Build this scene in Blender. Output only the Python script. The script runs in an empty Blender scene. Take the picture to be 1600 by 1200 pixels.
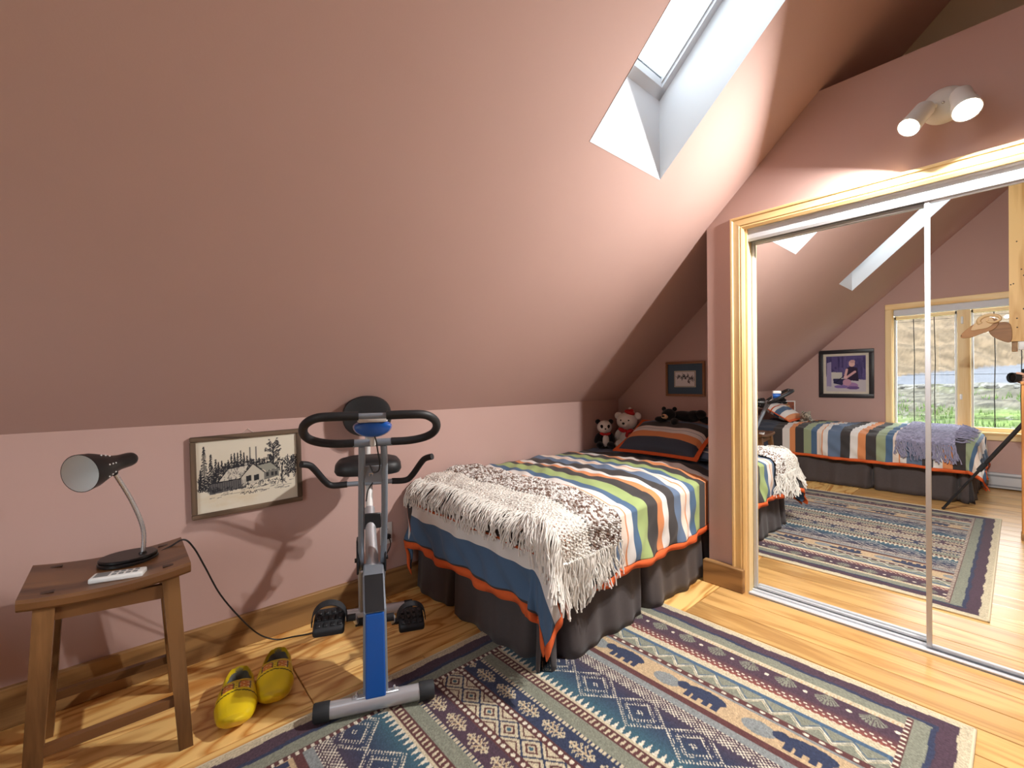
import bpy, bmesh, math, random
import numpy as np
from mathutils import Vector, Matrix, Euler

random.seed(7)
rng = np.random.RandomState(11)
PI = math.pi
S = bpy.context.scene
C = S.collection

# ------------------------------------------------------------------ camera
CAM_H = 1.2
YAW, PITCH, ROLL, FPX = math.radians(48.724), math.radians(-0.291), math.radians(0.574), 695.06
fwd = Vector((math.cos(YAW) * math.cos(PITCH), math.sin(YAW) * math.cos(PITCH), math.sin(PITCH)))
rgt = Vector((math.sin(YAW), -math.cos(YAW), 0))
upv = rgt.cross(fwd)
cr = rgt * math.cos(ROLL) - upv * math.sin(ROLL)
cu = rgt * math.sin(ROLL) + upv * math.cos(ROLL)
cam_d = bpy.data.cameras.new('camera')
cam_d.sensor_width = 36
cam_d.lens = FPX / 1600 * 36
cam_d.clip_start = 0.01
cam = bpy.data.objects.new('camera', cam_d)
C.objects.link(cam)
M = Matrix((cr, cu, -fwd)).transposed().to_4x4()
M.translation = Vector((0, 0, CAM_H))
cam.matrix_world = M
S.camera = cam

# ------------------------------------------------------------------ world, exposure
S.view_settings.view_transform = 'Standard'
S.view_settings.look = 'None'
S.view_settings.gamma = 1
S.view_settings.use_curve_mapping = False
S.view_settings.exposure = 1.5
W = bpy.data.worlds.new('overcast_sky')
S.world = W
W.use_nodes = True
nt = W.node_tree
bg = nt.nodes['Background']
bg.inputs[0].default_value = (0.93, 0.97, 1.0, 1)
bg.inputs[1].default_value = 6.5

# room numbers (metres): knee wall plane, slope, closet plane, window wall
Y0, ZK, SL = 2.358, 1.032, 0.9433
X0, XEND, XW = 2.635, 3.33, -1.75
YR = -0.75
ZR = ZK + (Y0 - YR) * SL
YF = 2 * YR - Y0
def zs(y):
    return ZK + (Y0 - y) * SL if y >= YR else ZK + (y - YF) * SL

def sky_portal(name, loc, size, normal):
    l = bpy.data.lights.new(name, 'AREA')
    l.shape = 'RECTANGLE'; l.size, l.size_y = size
    l.cycles.is_portal = True
    o = bpy.data.objects.new(name, l)
    o.location = loc
    o.rotation_euler = Vector(normal).to_track_quat('-Z', 'Y').to_euler()
    C.objects.link(o)

SKY = [(1.44, 1.976, 0.25, 1.147, 1), (-0.51, 0.02, 0.25, 1.18, 1)]   # x0,x1,y0,y1, side of the ridge
SHAFT = 0.43
for k, (x0, x1, y0, y1, sd) in enumerate(SKY):
    ym = (y0 + y1) / 2
    yy = ym if sd > 0 else 2 * YR - ym
    sky_portal('skylight_portal' if k == 0 else 'skylight_portal_offscreen', ((x0 + x1) / 2, yy, zs(yy) + SHAFT + 0.03),
               (x1 - x0, (y1 - y0) * 1.38), (0, -SL * sd, -1))
sky_portal('window_portal_offscreen', (XW - 0.14, 0.405, 1.31), (1.37, 1.5), (1, 0, 0))

# ------------------------------------------------------------------ helpers
def lin(c):
    c = np.asarray(c, float) / 255.0
    return np.where(c <= 0.04045, c / 12.92, ((c + 0.055) / 1.055) ** 2.4)
def L3(*c):
    return tuple(float(v) for v in lin(c)) + (1.0,)

MATS = {}
def new_mat(name):
    m = bpy.data.materials.new(name); m.use_nodes = True
    MATS[name] = m
    return m, m.node_tree, m.node_tree.nodes['Principled BSDF']

def mat(name, col, rough=0.6, metal=0.0, var=0.08, nscale=25.0, bump=0.0, bscale=200.0, spec=0.5, sheen=0.0, coat=0.0):
    """noise-modulated colour with an optional fine bump"""
    m, t, p = new_mat(name)
    c = L3(*col)
    tc = t.nodes.new('ShaderNodeTexCoord')
    n = t.nodes.new('ShaderNodeTexNoise'); n.inputs['Scale'].default_value = nscale; n.inputs['Detail'].default_value = 4
    t.links.new(tc.outputs['Object'], n.inputs['Vector'])
    mx = t.nodes.new('ShaderNodeMix'); mx.data_type = 'RGBA'
    mx.inputs['A'].default_value = tuple(v * (1 - var) for v in c[:3]) + (1,)
    mx.inputs['B'].default_value = tuple(min(1, v * (1 + var)) for v in c[:3]) + (1,)
    t.links.new(n.outputs['Fac'], mx.inputs['Factor'])
    t.links.new(mx.outputs['Result'], p.inputs['Base Color'])
    p.inputs['Roughness'].default_value = rough
    p.inputs['Metallic'].default_value = metal
    p.inputs['Specular IOR Level'].default_value = spec
    if sheen: p.inputs['Sheen Weight'].default_value = sheen
    if coat: p.inputs['Coat Weight'].default_value = coat; p.inputs['Coat Roughness'].default_value = 0.1
    if bump:
        n2 = t.nodes.new('ShaderNodeTexNoise'); n2.inputs['Scale'].default_value = bscale
        t.links.new(tc.outputs['Object'], n2.inputs['Vector'])
        b = t.nodes.new('ShaderNodeBump'); b.inputs['Strength'].default_value = bump; b.inputs['Distance'].default_value = 0.002
        t.links.new(n2.outputs['Fac'], b.inputs['Height'])
        t.links.new(b.outputs['Normal'], p.inputs['Normal'])
    return m

def wood(name, dark, light, rough=0.4, ring=14.0, stretch=9.0, dist=5.0, axis=0, bump=0.1, spec=0.4, fine=0.35):
    """grain along local X, shifted per object"""
    m, t, p = new_mat(name)
    N = t.nodes.new; K = t.links.new
    tc = N('ShaderNodeTexCoord'); oi = N('ShaderNodeObjectInfo')
    cb = N('ShaderNodeCombineXYZ')
    mul = N('ShaderNodeMath'); mul.operation = 'MULTIPLY'; mul.inputs[1].default_value = 37.0
    K(oi.outputs['Random'], mul.inputs[0])
    for k in range(3): K(mul.outputs[0], cb.inputs[k])
    add = N('ShaderNodeVectorMath'); add.operation = 'ADD'
    K(tc.outputs['Object'], add.inputs[0]); K(cb.outputs[0], add.inputs[1])
    mp = N('ShaderNodeMapping'); mp.inputs['Scale'].default_value = [4.0 / stretch if k == axis else 4 for k in range(3)]
    K(add.outputs[0], mp.inputs['Vector'])
    n1 = N('ShaderNodeTexNoise'); n1.inputs['Scale'].default_value = 1.6; n1.inputs['Detail'].default_value = 2; n1.inputs['Distortion'].default_value = 0.6
    K(mp.outputs[0], n1.inputs['Vector'])
    r = N('ShaderNodeMath'); r.operation = 'MULTIPLY'; r.inputs[1].default_value = ring
    K(n1.outputs['Fac'], r.inputs[0])
    fr = N('ShaderNodeMath'); fr.operation = 'PINGPONG'; fr.inputs[1].default_value = 1.0
    K(r.outputs[0], fr.inputs[0])
    mp2 = N('ShaderNodeMapping'); mp2.inputs['Scale'].default_value = [6 if k == axis else 140 for k in range(3)]
    K(add.outputs[0], mp2.inputs['Vector'])
    n2 = N('ShaderNodeTexNoise'); n2.inputs['Scale'].default_value = 1.0; n2.inputs['Detail'].default_value = 3
    K(mp2.outputs[0], n2.inputs['Vector'])
    mixf = N('ShaderNodeMix'); mixf.inputs['Factor'].default_value = fine
    K(fr.outputs[0], mixf.inputs['A']); K(n2.outputs['Fac'], mixf.inputs['B'])
    cr_ = N('ShaderNodeValToRGB')
    cr_.color_ramp.elements[0].color = L3(*dark); cr_.color_ramp.elements[0].position = 0.1
    cr_.color_ramp.elements[1].color = L3(*light); cr_.color_ramp.elements[1].position = 0.62
    K(mixf.outputs['Result'], cr_.inputs[0])
    # per-object tint
    hv = N('ShaderNodeHueSaturation')
    mr = N('ShaderNodeMapRange'); mr.inputs['To Min'].default_value = 0.88; mr.inputs['To Max'].default_value = 1.1
    K(oi.outputs['Random'], mr.inputs['Value']); K(mr.outputs[0], hv.inputs['Value'])
    K(cr_.outputs[0], hv.inputs['Color'])
    K(hv.outputs[0], p.inputs['Base Color'])
    p.inputs['Roughness'].default_value = rough
    p.inputs['Specular IOR Level'].default_value = spec
    if bump:
        b = N('ShaderNodeBump'); b.inputs['Strength'].default_value = bump; b.inputs['Distance'].default_value = 0.001
        K(mixf.outputs['Result'], b.inputs['Height']); K(b.outputs['Normal'], p.inputs['Normal'])
    return m

def attr_mat(name, rough=0.9, bump=0.0, bscale=300.0, sheen=0.0, spec=0.3, nvar=0.0):
    """colour comes from the mesh's own colour attribute 'col' (print, weave)"""
    m, t, p = new_mat(name)
    a = t.nodes.new('ShaderNodeAttribute'); a.attribute_name = 'col'
    src = a.outputs['Color']
    if nvar:
        tc = t.nodes.new('ShaderNodeTexCoord')
        n = t.nodes.new('ShaderNodeTexNoise'); n.inputs['Scale'].default_value = bscale; n.inputs['Detail'].default_value = 2
        t.links.new(tc.outputs['Object'], n.inputs['Vector'])
        mr = t.nodes.new('ShaderNodeMapRange'); mr.inputs['From Min'].default_value = 0.3; mr.inputs['From Max'].default_value = 0.7
        mr.inputs['To Min'].default_value = 1 - nvar; mr.inputs['To Max'].default_value = 1 + nvar
        t.links.new(n.outputs['Fac'], mr.inputs['Value'])
        vm = t.nodes.new('ShaderNodeVectorMath'); vm.operation = 'SCALE'
        t.links.new(src, vm.inputs[0]); t.links.new(mr.outputs[0], vm.inputs['Scale'])
        src = vm.outputs[0]
    t.links.new(src, p.inputs['Base Color'])
    p.inputs['Roughness'].default_value = rough
    p.inputs['Specular IOR Level'].default_value = spec
    if sheen: p.inputs['Sheen Weight'].default_value = sheen
    if bump:
        tc = t.nodes.new('ShaderNodeTexCoord')
        n2 = t.nodes.new('ShaderNodeTexNoise'); n2.inputs['Scale'].default_value = bscale
        t.links.new(tc.outputs['Object'], n2.inputs['Vector'])
        b = t.nodes.new('ShaderNodeBump'); b.inputs['Strength'].default_value = bump; b.inputs['Distance'].default_value = 0.002
        t.links.new(n2.outputs['Fac'], b.inputs['Height']); t.links.new(b.outputs['Normal'], p.inputs['Normal'])
    return m

def emis_mat(name, col, strength):
    m, t, p = new_mat(name)
    p.inputs['Base Color'].default_value = L3(*col)
    p.inputs['Emission Color'].default_value = L3(*col)
    p.inputs['Emission Strength'].default_value = strength
    return m

def glass_mat(name):
    m = bpy.data.materials.new(name); m.use_nodes = True; MATS[name] = m
    t = m.node_tree; t.nodes.clear()
    o = t.nodes.new('ShaderNodeOutputMaterial')
    tr = t.nodes.new('ShaderNodeBsdfTransparent'); tr.inputs[0].default_value = (0.96, 0.98, 0.98, 1)
    gl = t.nodes.new('ShaderNodeBsdfGlossy'); gl.inputs['Roughness'].default_value = 0.0
    mx = t.nodes.new('ShaderNodeMixShader'); mx.inputs[0].default_value = 0.04
    t.links.new(tr.outputs[0], mx.inputs[1]); t.links.new(gl.outputs[0], mx.inputs[2])
    t.links.new(mx.outputs[0], o.inputs[0])
    return m

class MB:
    """collects verts and faces of ONE mesh"""
    def __init__(s): s.v = []; s.f = []
    def add(s, vs, fs, M=None):
        n = len(s.v)
        if M is not None: vs = [tuple(M @ Vector(v)) for v in vs]
        s.v += [tuple(map(float, v)) for v in vs]; s.f += [tuple(i + n for i in f) for f in fs]
        return s
    def box(s, x0, x1, y0, y1, z0, z1, M=None):
        return s.add([(x0, y0, z0), (x1, y0, z0), (x1, y1, z0), (x0, y1, z0), (x0, y0, z1), (x1, y0, z1), (x1, y1, z1), (x0, y1, z1)],
                     [(0, 3, 2, 1), (4, 5, 6, 7), (0, 1, 5, 4), (1, 2, 6, 5), (2, 3, 7, 6), (3, 0, 4, 7)], M)
    def rbox(s, x0, x1, y0, y1, z0, z1, r=0.005, seg=2, M=None):
        bm = bmesh.new()
        bmesh.ops.create_cube(bm, size=1)
        bmesh.ops.scale(bm, vec=(x1 - x0, y1 - y0, z1 - z0), verts=bm.verts)
        bmesh.ops.translate(bm, vec=((x0 + x1) / 2, (y0 + y1) / 2, (z0 + z1) / 2), verts=bm.verts)
        bmesh.ops.bevel(bm, geom=bm.edges[:], offset=r, segments=seg, affect='EDGES', profile=0.5, clamp_overlap=True)
        bm.verts.index_update()
        vs = [tuple(v.co) for v in bm.verts]; fs = [tuple(v.index for v in f.verts) for f in bm.faces]
        bm.free()
        return s.add(vs, fs, M)
    def hexa(s, b, t):
        """solid between bottom quad b and top quad t"""
        return s.add(list(b) + list(t), [(0, 3, 2, 1), (4, 5, 6, 7), (0, 1, 5, 4), (1, 2, 6, 5), (2, 3, 7, 6), (3, 0, 4, 7)])
    def prism(s, pts, vec, M=None):
        """polygon extruded by vec"""
        n = len(pts); v = Vector(vec)
        a = [tuple(p) for p in pts]; b = [tuple(Vector(p) + v) for p in pts]
        fs = [tuple(range(n))[::-1], tuple(range(n, 2 * n))]
        fs += [(i, (i + 1) % n, n + (i + 1) % n, n + i) for i in range(n)]
        return s.add(a + b, fs, M)
    def rings(s, rs, cap=True, M=None, close=False):
        n = len(rs[0]); vs = [p for r in rs for p in r]; fs = []
        m = len(rs)
        for i in range(m if close else m - 1):
            j = (i + 1) % m
            for k in range(n):
                fs.append((i * n + k, i * n + (k + 1) % n, j * n + (k + 1) % n, j * n + k))
        if cap and not close:
            fs.append(tuple(range(n))[::-1]); fs.append(tuple((m - 1) * n + k for k in range(n)))
        return s.add(vs, fs, M)
    def tube(s, pts, r, n=10, cap=True, M=None, flat=1.0):
        pts = [Vector(p) for p in pts]
        rr = r if hasattr(r, '__len__') else [r] * len(pts)
        rs = []; ref = None
        for i, p in enumerate(pts):
            d = (pts[min(i + 1, len(pts) - 1)] - pts[max(i - 1, 0)]).normalized()
            if ref is None:
                ref = Vector((0, 0, 1)) if abs(d.z) < 0.9 else Vector((1, 0, 0))
            a = (ref - d * ref.dot(d)).normalized(); b = d.cross(a); ref = a
            rs.append([tuple(p + (a * math.cos(2 * PI * k / n) * flat + b * math.sin(2 * PI * k / n)) * rr[i]) for k in range(n)])
        return s.rings(rs, cap, M)
    def lathe(s, prof, n=24, M=None, cap=True):
        """profile (radius, height) about local Z"""
        rs = [[(r * math.cos(2 * PI * k / n), r * math.sin(2 * PI * k / n), z) for k in range(n)] for r, z in prof]
        return s.rings(rs, cap, M)
    def ball(s, c, r, seg=20, rows=12, M=None, rot=None, noise=0.0):
        rx, ry, rz = r if hasattr(r, '__len__') else (r, r, r)
        R = rot or Matrix.Identity(3)
        vs = []; fs = []
        for i in range(rows + 1):
            th = PI * i / rows
            for k in range(seg):
                ph = 2 * PI * k / seg
                q = 1 + (random.uniform(-noise, noise) if noise and 0 < i < rows else 0)
                p = R @ Vector((rx * math.sin(th) * math.cos(ph) * q, ry * math.sin(th) * math.sin(ph) * q, rz * math.cos(th) * q))
                vs.append((c[0] + p.x, c[1] + p.y, c[2] + p.z))
        for i in range(rows):
            for k in range(seg):
                fs.append((i * seg + k, (i + 1) * seg + k, (i + 1) * seg + (k + 1) % seg, i * seg + (k + 1) % seg))
        return s.add(vs, fs, M)
    def build(s, name, m, parent=None, smooth=40, loc=None, rot=None):
        me = bpy.data.meshes.new(name)
        me.from_pydata(s.v, [], s.f)
        bm = bmesh.new(); bm.from_mesh(me)
        bmesh.ops.remove_doubles(bm, verts=bm.verts, dist=1e-6)
        bmesh.ops.recalc_face_normals(bm, faces=bm.faces)
        bm.to_mesh(me); bm.free()
        if smooth:
            me.polygons.foreach_set('use_smooth', [True] * len(me.polygons))
            me.set_sharp_from_angle(angle=math.radians(smooth))
        return link(name, me, m, parent, loc, rot)

def link(name, me, m, parent=None, loc=None, rot=None):
    o = bpy.data.objects.new(name, me)
    C.objects.link(o)
    if m is not None:
        me.materials.append(MATS[m] if isinstance(m, str) else m)
    if parent is not None: o.parent = parent
    if loc is not None: o.location = loc
    if rot is not None: o.rotation_euler = rot
    return o

def tag(o, label, cat, group=None, kind=None):
    o['label'] = label; o['category'] = cat
    if group: o['group'] = group
    if kind: o['kind'] = kind
    return o
def thing(name, label, cat, loc=(0, 0, 0), rz=0.0, group=None, kind=None):
    o = bpy.data.objects.new(name, None); C.objects.link(o)
    o.empty_display_size = 0.1
    o.location = loc; o.rotation_euler = (0, 0, rz)
    return tag(o, label, cat, group, kind)

def grid_mesh(name, P, col=None, uv=None, smooth=True, keep=None):
    """P (h,w,3) numpy grid -> mesh with optional colour (h,w,3 linear) and uv (h,w,2)"""
    h, w = P.shape[:2]
    me = bpy.data.meshes.new(name)
    idx = np.arange(h * w).reshape(h, w)
    q = np.stack([idx[:-1, :-1], idx[:-1, 1:], idx[1:, 1:], idx[1:, :-1]], -1).reshape(-1, 4)
    if keep is not None: q = q[keep.ravel()]
    me.vertices.add(h * w); me.vertices.foreach_set('co', P.astype(np.float32).ravel())
    nf = len(q)
    me.loops.add(nf * 4); me.loops.foreach_set('vertex_index', q.astype(np.int32).ravel())
    me.polygons.add(nf)
    me.polygons.foreach_set('loop_start', np.arange(0, nf * 4, 4, dtype=np.int32))
    me.polygons.foreach_set('loop_total', np.full(nf, 4, dtype=np.int32))
    me.polygons.foreach_set('use_smooth', np.full(nf, smooth))
    me.update(calc_edges=True)
    if col is not None:
        a = me.color_attributes.new('col', 'FLOAT_COLOR', 'POINT')
        c4 = np.ones((h * w, 4), np.float32); c4[:, :3] = np.asarray(col).reshape(-1, 3)
        a.data.foreach_set('color', c4.ravel())
    if uv is not None:
        l = me.uv_layers.new(name='UVMap')
        l.data.foreach_set('uv', uv.reshape(-1, 2)[q.ravel()].astype(np.float32).ravel())
    me.validate()
    return me

def waves(seed, n, kmin, kmax):
    r = np.random.RandomState(seed)
    ks = [(r.uniform(kmin, kmax), r.uniform(0, 2 * PI), r.uniform(0, 2 * PI)) for _ in range(n)]
    def f(a, b):
        s = 0
        for k, th, ph in ks: s = s + np.sin(k * (a * math.cos(th) + b * math.sin(th)) + ph)
        return s / math.sqrt(n)
    return f

# tiny raster painter for flat prints (values stay on the print's own mesh points)
class Canvas:
    def __init__(s, w, h, bg): s.w, s.h = w, h; s.a = np.tile(np.array(bg, float), (h, w, 1)); s.yy, s.xx = np.mgrid[0:h, 0:w].astype(float)
    def mask(s, m, c, al=1.0): s.a[m] = s.a[m] * (1 - al) + np.array(c, float) * al
    def poly(s, pts, c, al=1.0):
        m = np.zeros((s.h, s.w), bool); n = len(pts)
        for i in range(n):
            x1, y1 = pts[i]; x2, y2 = pts[(i + 1) % n]
            if y1 == y2: continue
            cnd = ((s.yy >= min(y1, y2)) & (s.yy < max(y1, y2)))
            xi = x1 + (s.yy - y1) * (x2 - x1) / (y2 - y1)
            m ^= cnd & (s.xx < xi)
        s.mask(m, c, al)
    def ell(s, cx, cy, rx, ry, c, al=1.0): s.mask(((s.xx - cx) / rx) ** 2 + ((s.yy - cy) / ry) ** 2 < 1, c, al)
    def line(s, x1, y1, x2, y2, t, c, al=1.0):
        dx, dy = x2 - x1, y2 - y1; L = dx * dx + dy * dy + 1e-9
        u = np.clip(((s.xx - x1) * dx + (s.yy - y1) * dy) / L, 0, 1)
        s.mask(np.hypot(s.xx - x1 - u * dx, s.yy - y1 - u * dy) < t, c, al)
    def mesh(s, name, w, h):
        """upright print: local X right, Z up, facing -Y"""
        X = (np.arange(s.w) / (s.w - 1) - 0.5) * w; Z = (0.5 - np.arange(s.h) / (s.h - 1)) * h
        P = np.zeros((s.h, s.w, 3)); P[..., 0] = X[None]; P[..., 2] = Z[:, None]
        return grid_mesh(name, P[::-1], lin(s.a[::-1]), smooth=False)

# ------------------------------------------------------------------ materials
mat('pink_paint', (196, 164, 156), 0.75, var=0.03, nscale=3, bump=0.06, bscale=180, spec=0.25)
mat('khaki_paint', (196, 184, 160), 0.8, var=0.05, nscale=4)
mat('white_paint', (214, 216, 220), 0.6, var=0.02, nscale=3)
mat('white_metal', (208, 211, 216), 0.35, var=0.02)
mat('rail_grey', (205, 207, 210), 0.5, var=0.03)
mat('grey_metal', (150, 154, 160), 0.4, var=0.03)
wood('pine_z', (232, 190, 122), (250, 224, 170), 0.45, ring=5, stretch=14, axis=2)
wood('pine_y', (232, 190, 122), (250, 224, 170), 0.45, ring=5, stretch=14, axis=1)
wood('fir_base', (124, 90, 56), (172, 132, 84), 0.5, ring=12)
wood('plank_wood', (204, 136, 62), (253, 210, 134), 0.32, ring=17, stretch=5, spec=0.45, bump=0.04, fine=0.25)
wood('plank_closet', (170, 122, 66), (212, 168, 106), 0.3, ring=11, stretch=8, spec=0.5, bump=0.04, fine=0.5)
wood('stool_wood', (66, 40, 22), (118, 80, 48), 0.32, ring=5, stretch=10, spec=0.5)
wood('post_wood', (198, 150, 84), (226, 184, 120), 0.5, ring=9)
wood('frame_bark', (62, 48, 38), (112, 92, 74), 0.8, ring=12)
mat('dark_wood', (48, 30, 20), 0.4)
mat('subfloor', (52, 34, 18), 0.9)
MIR, t_, p_ = new_mat('mirror')
p_.inputs['Metallic'].default_value = 1.0; p_.inputs['Roughness'].default_value = 0.0
p_.inputs['Base Color'].default_value = (0.9, 0.91, 0.9, 1)
glass_mat('glass')
for n_ in glass_mat('tinted_glass').node_tree.nodes:
    if n_.type == 'BSDF_TRANSPARENT': n_.inputs[0].default_value = (0.50, 0.52, 0.53, 1)

# ------------------------------------------------------------------ room shell
def structure(o, label, cat): return tag(o, label, cat, kind='structure')

# floor: base slab, each plank its own part
b = MB(); b.box(XW - 0.05, XEND + 0.05, YF - 0.05, Y0 + 0.05, -0.06, -0.012)
floor = structure(b.build('floor', 'subfloor', smooth=0), 'honey coloured varnished wood plank floor', 'floor')
_plank_cache = {}
def plank(x0, x1, y0, y1, along, mname):
    g = 0.0019
    ln, wd = ((x1 - x0), (y1 - y0)) if along == 'x' else ((y1 - y0), (x1 - x0))
    key = (round(ln, 4), round(wd, 4), mname)
    if key not in _plank_cache:
        q = MB(); hx, hy = ln / 2 - g, wd / 2 - g; c = 0.0016
        q.hexa([(-hx, -hy, -0.02), (hx, -hy, -0.02), (hx, hy, -0.02), (-hx, hy, -0.02)],
               [(-hx, -hy, -c), (hx, -hy, -c), (hx, hy, -c), (-hx, hy, -c)])
        q.hexa([(-hx, -hy, -c), (hx, -hy, -c), (hx, hy, -c), (-hx, hy, -c)],
               [(-hx + c, -hy + c, 0), (hx - c, -hy + c, 0), (hx - c, hy - c, 0), (-hx + c, hy - c, 0)])
        o = q.build('plank', mname, floor, smooth=0)
        _plank_cache[key] = o.data
    else:
        o = link('plank', _plank_cache[key], None, floor)
    o.location = ((x0 + x1) / 2, (y0 + y1) / 2, 0)
    if along == 'y': o.rotation_euler = (0, 0, PI / 2)
for row, (a, bb) in enumerate(((2.04, Y0), (1.742, 2.04), (1.444, 1.742), (1.146, 1.444))):
    cuts = [[XW, -0.62, 1.10, 2.30, XEND], [XW, -0.95, 0.53, 1.74, XEND], [XW, -0.1, 0.98, 2.2, XEND], [XW, -0.6, 0.6, 1.8, XEND]][row]
    for i in range(len(cuts) - 1): plank(cuts[i], cuts[i + 1], a, bb, 'x', 'plank_wood')
xs = [XW + 0.1575 * k for k in range(33)]
xs = [x for x in xs if x < XEND - 0.05] + [XEND]
for i in range(len(xs) - 1):
    cut = [1.146, -0.35 - 0.6 * ((i * 7) % 5) / 5, -2.2 + 0.5 * ((i * 3) % 4) / 4, YF]
    for k in range(3): plank(xs[i], xs[i + 1], cut[k + 1], cut[k], 'y', 'plank_closet')

# knee wall, far knee wall
b = MB(); b.box(XW - 0.1, XEND + 0.1, Y0, Y0 + 0.1, -0.02, ZK + 0.12)
structure(b.build('wall_left', 'pink_paint', smooth=0), 'low pink knee wall below the sloped ceiling', 'wall')
b = MB(); b.box(XW - 0.1, XEND + 0.1, YF - 0.1, YF, -0.02, ZK + 0.12)
structure(b.build('wall_right', 'pink_paint', smooth=0), 'pink knee wall on the far side of the attic', 'wall')

# sloped ceilings with skylight openings
def ceiling(side, label):
    q = MB()
    holes = [(h[0], h[1], h[2], h[3]) for h in SKY if h[4] == side]
    xb = sorted({XW - 0.1, XEND + 0.1, *[h[0] for h in holes], *[h[1] for h in holes]})
    yb = sorted({YR, Y0 + 0.05, *[h[2] for h in holes], *[h[3] for h in holes]})
    Z = lambda y: ZK + (Y0 - y) * SL
    fy = (lambda y: y) if side > 0 else (lambda y: 2 * YR - y)
    for i in range(len(xb) - 1):
        for j in range(len(yb) - 1):
            xm, ym = (xb[i] + xb[i + 1]) / 2, (yb[j] + yb[j + 1]) / 2
            if any(h[0] < xm < h[1] and h[2] < ym < h[3] for h in holes): continue
            x0, x1, y0, y1 = xb[i], xb[i + 1], yb[j], yb[j + 1]
            q.add([(x0, fy(y0), Z(y0)), (x1, fy(y0), Z(y0)), (x1, fy(y1), Z(y1)), (x0, fy(y1), Z(y1))], [(0, 1, 2, 3)])
    o = q.build('ceiling', 'pink_paint', smooth=0)
    return structure(o, label, 'ceiling')
ceiling(1, 'sloped pink attic ceiling rising from the knee wall')
ceiling(-1, 'sloped pink attic ceiling on the far side of the ridge')

# skylights: shaft walls, frame rails, pane
SKYLAB = ['skylight with deep white shaft above the striped bed', 'skylight with white shaft above the rug']
for k, (x0, x1, y0, y1, sd) in enumerate(SKY):
    w = thing('window_%d' % (k + 2), SKYLAB[k], 'skylight', kind='structure')
    fy = (lambda y: y) if sd > 0 else (lambda y: 2 * YR - y)
    Z = lambda y: ZK + (Y0 - y) * SL
    H = SHAFT
    def quad(pts, nm, m='white_paint'):
        q = MB(); q.add(pts, [(0, 1, 2, 3)]); return q.build(nm, m, w, smooth=0)
    lo = 0.002
    for (xa, ya, xb_, yb_) in ((x0, y0, x0, y1), (x1, y0, x1, y1), (x0, y0, x1, y0), (x0, y1, x1, y1)):
        quad([(xa, fy(ya), Z(ya) - lo), (xb_, fy(yb_), Z(yb_) - lo), (xb_, fy(yb_), Z(yb_) + H), (xa, fy(ya), Z(ya) + H)], 'shaft_wall')
    # frame around the glass (four rails) just below the shaft top
    fr = 0.035
    def rail(xa, xb_, ya, yb_, za, zb):
        q = MB()
        q.hexa([(xa, fy(ya), Z(ya) + za), (xb_, fy(ya), Z(ya) + za), (xb_, fy(yb_), Z(yb_) + za), (xa, fy(yb_), Z(yb_) + za)],
               [(xa, fy(ya), Z(ya) + zb), (xb_, fy(ya), Z(ya) + zb), (xb_, fy(yb_), Z(yb_) + zb), (xa, fy(yb_), Z(yb_) + zb)])
        return q
    for (xa, xb_, ya, yb_) in ((x0, x0 + fr, y0, y1), (x1 - fr, x1, y0, y1), (x0, x1, y0, y0 + fr), (x0, x1, y1 - fr, y1)):
        rail(xa, xb_, ya, yb_, H - 0.05, H).build('frame_rail', 'white_metal', w, smooth=0)
    for (xa, xb_, ya, yb_) in ((x0 + fr, x0 + fr + 0.008, y0 + fr, y1 - fr), (x1 - fr - 0.008, x1 - fr, y0 + fr, y1 - fr)):
        rail(xa, xb_, ya, yb_, H - 0.03, H).build('sash_rail', 'rail_grey', w, smooth=0)
    rail(x0 + fr, x1 - fr, y0 + fr, y1 - fr, H - 0.012, H - 0.006).build('pane', 'tinted_glass' if sd > 0 else 'glass', w, smooth=0)

# end wall of the alcove, khaki wall above the closet, closet front wall with opening, closet side and top
q = MB(); q.add([(XEND, Y0 + 0.05, -0.02), (XEND, YF - 0.05, -0.02), (XEND, YF - 0.05, ZK), (XEND, YR, ZR + 0.1), (XEND, Y0 + 0.05, ZK)], [(0, 1, 2, 3, 4)])
structure(q.build('wall_front', 'pink_paint', smooth=0), 'pink end wall of the bed alcove', 'wall')
ZL = 2.636
XK = 3.085
q = MB()
q.prism([(XK, Y0 - (ZL - ZK) / SL, ZL), (XK, -1.2, ZL), (XK, -1.2, zs(-1.2)), (XK, YR, ZR), ], (0.06, 0, 0))
structure(q.build('wall_upper', 'khaki_paint', smooth=0), 'khaki wall set back above the closet ledge', 'wall')
OY0, OY1, OZ = 1.012, -0.52, 2.052      # closet opening
CY, CYR = 1.226, -1.2
q = MB()
T = 0.03
ztop = Y0 - (ZL - ZK) / SL
zc = zs(CY)
q.prism([(X0, CY, -0.02), (X0, OY0, -0.02), (X0, OY0, OZ), (X0, OY1, OZ), (X0, OY1, -0.02), (X0, CYR, -0.02), (X0, CYR, ZL), (X0, ztop, ZL), (X0, CY, zc)], (T, 0, 0))
structure(q.build('wall_closet', 'pink_paint', smooth=0), 'pink closet wall around the mirrored sliding doors', 'wall')
q = MB()
q.prism([(X0 + T, CY, -0.02), (XEND, CY, -0.02), (XEND, CY, zc + 0.02), (X0 + T, CY, zc + 0.02)], (0, -0.03, 0))
structure(q.build('wall_closet_side', 'pink_paint', smooth=0), 'pink closet side wall beside the bed head', 'wall')
q = MB(); q.box(X0 + T, XEND, CYR, ztop, ZL - 0.03, ZL)
structure(q.build('ceiling_closet', 'pink_paint', smooth=0), 'flat ledge on top of the closet', 'ledge')
q = MB(); q.box(X0 + T, XEND, CYR, CYR + 0.03, -0.02, ZL)
structure(q.build('wall_closet_end', 'pink_paint', smooth=0), 'pink closet end wall away from the bed', 'wall')

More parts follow.
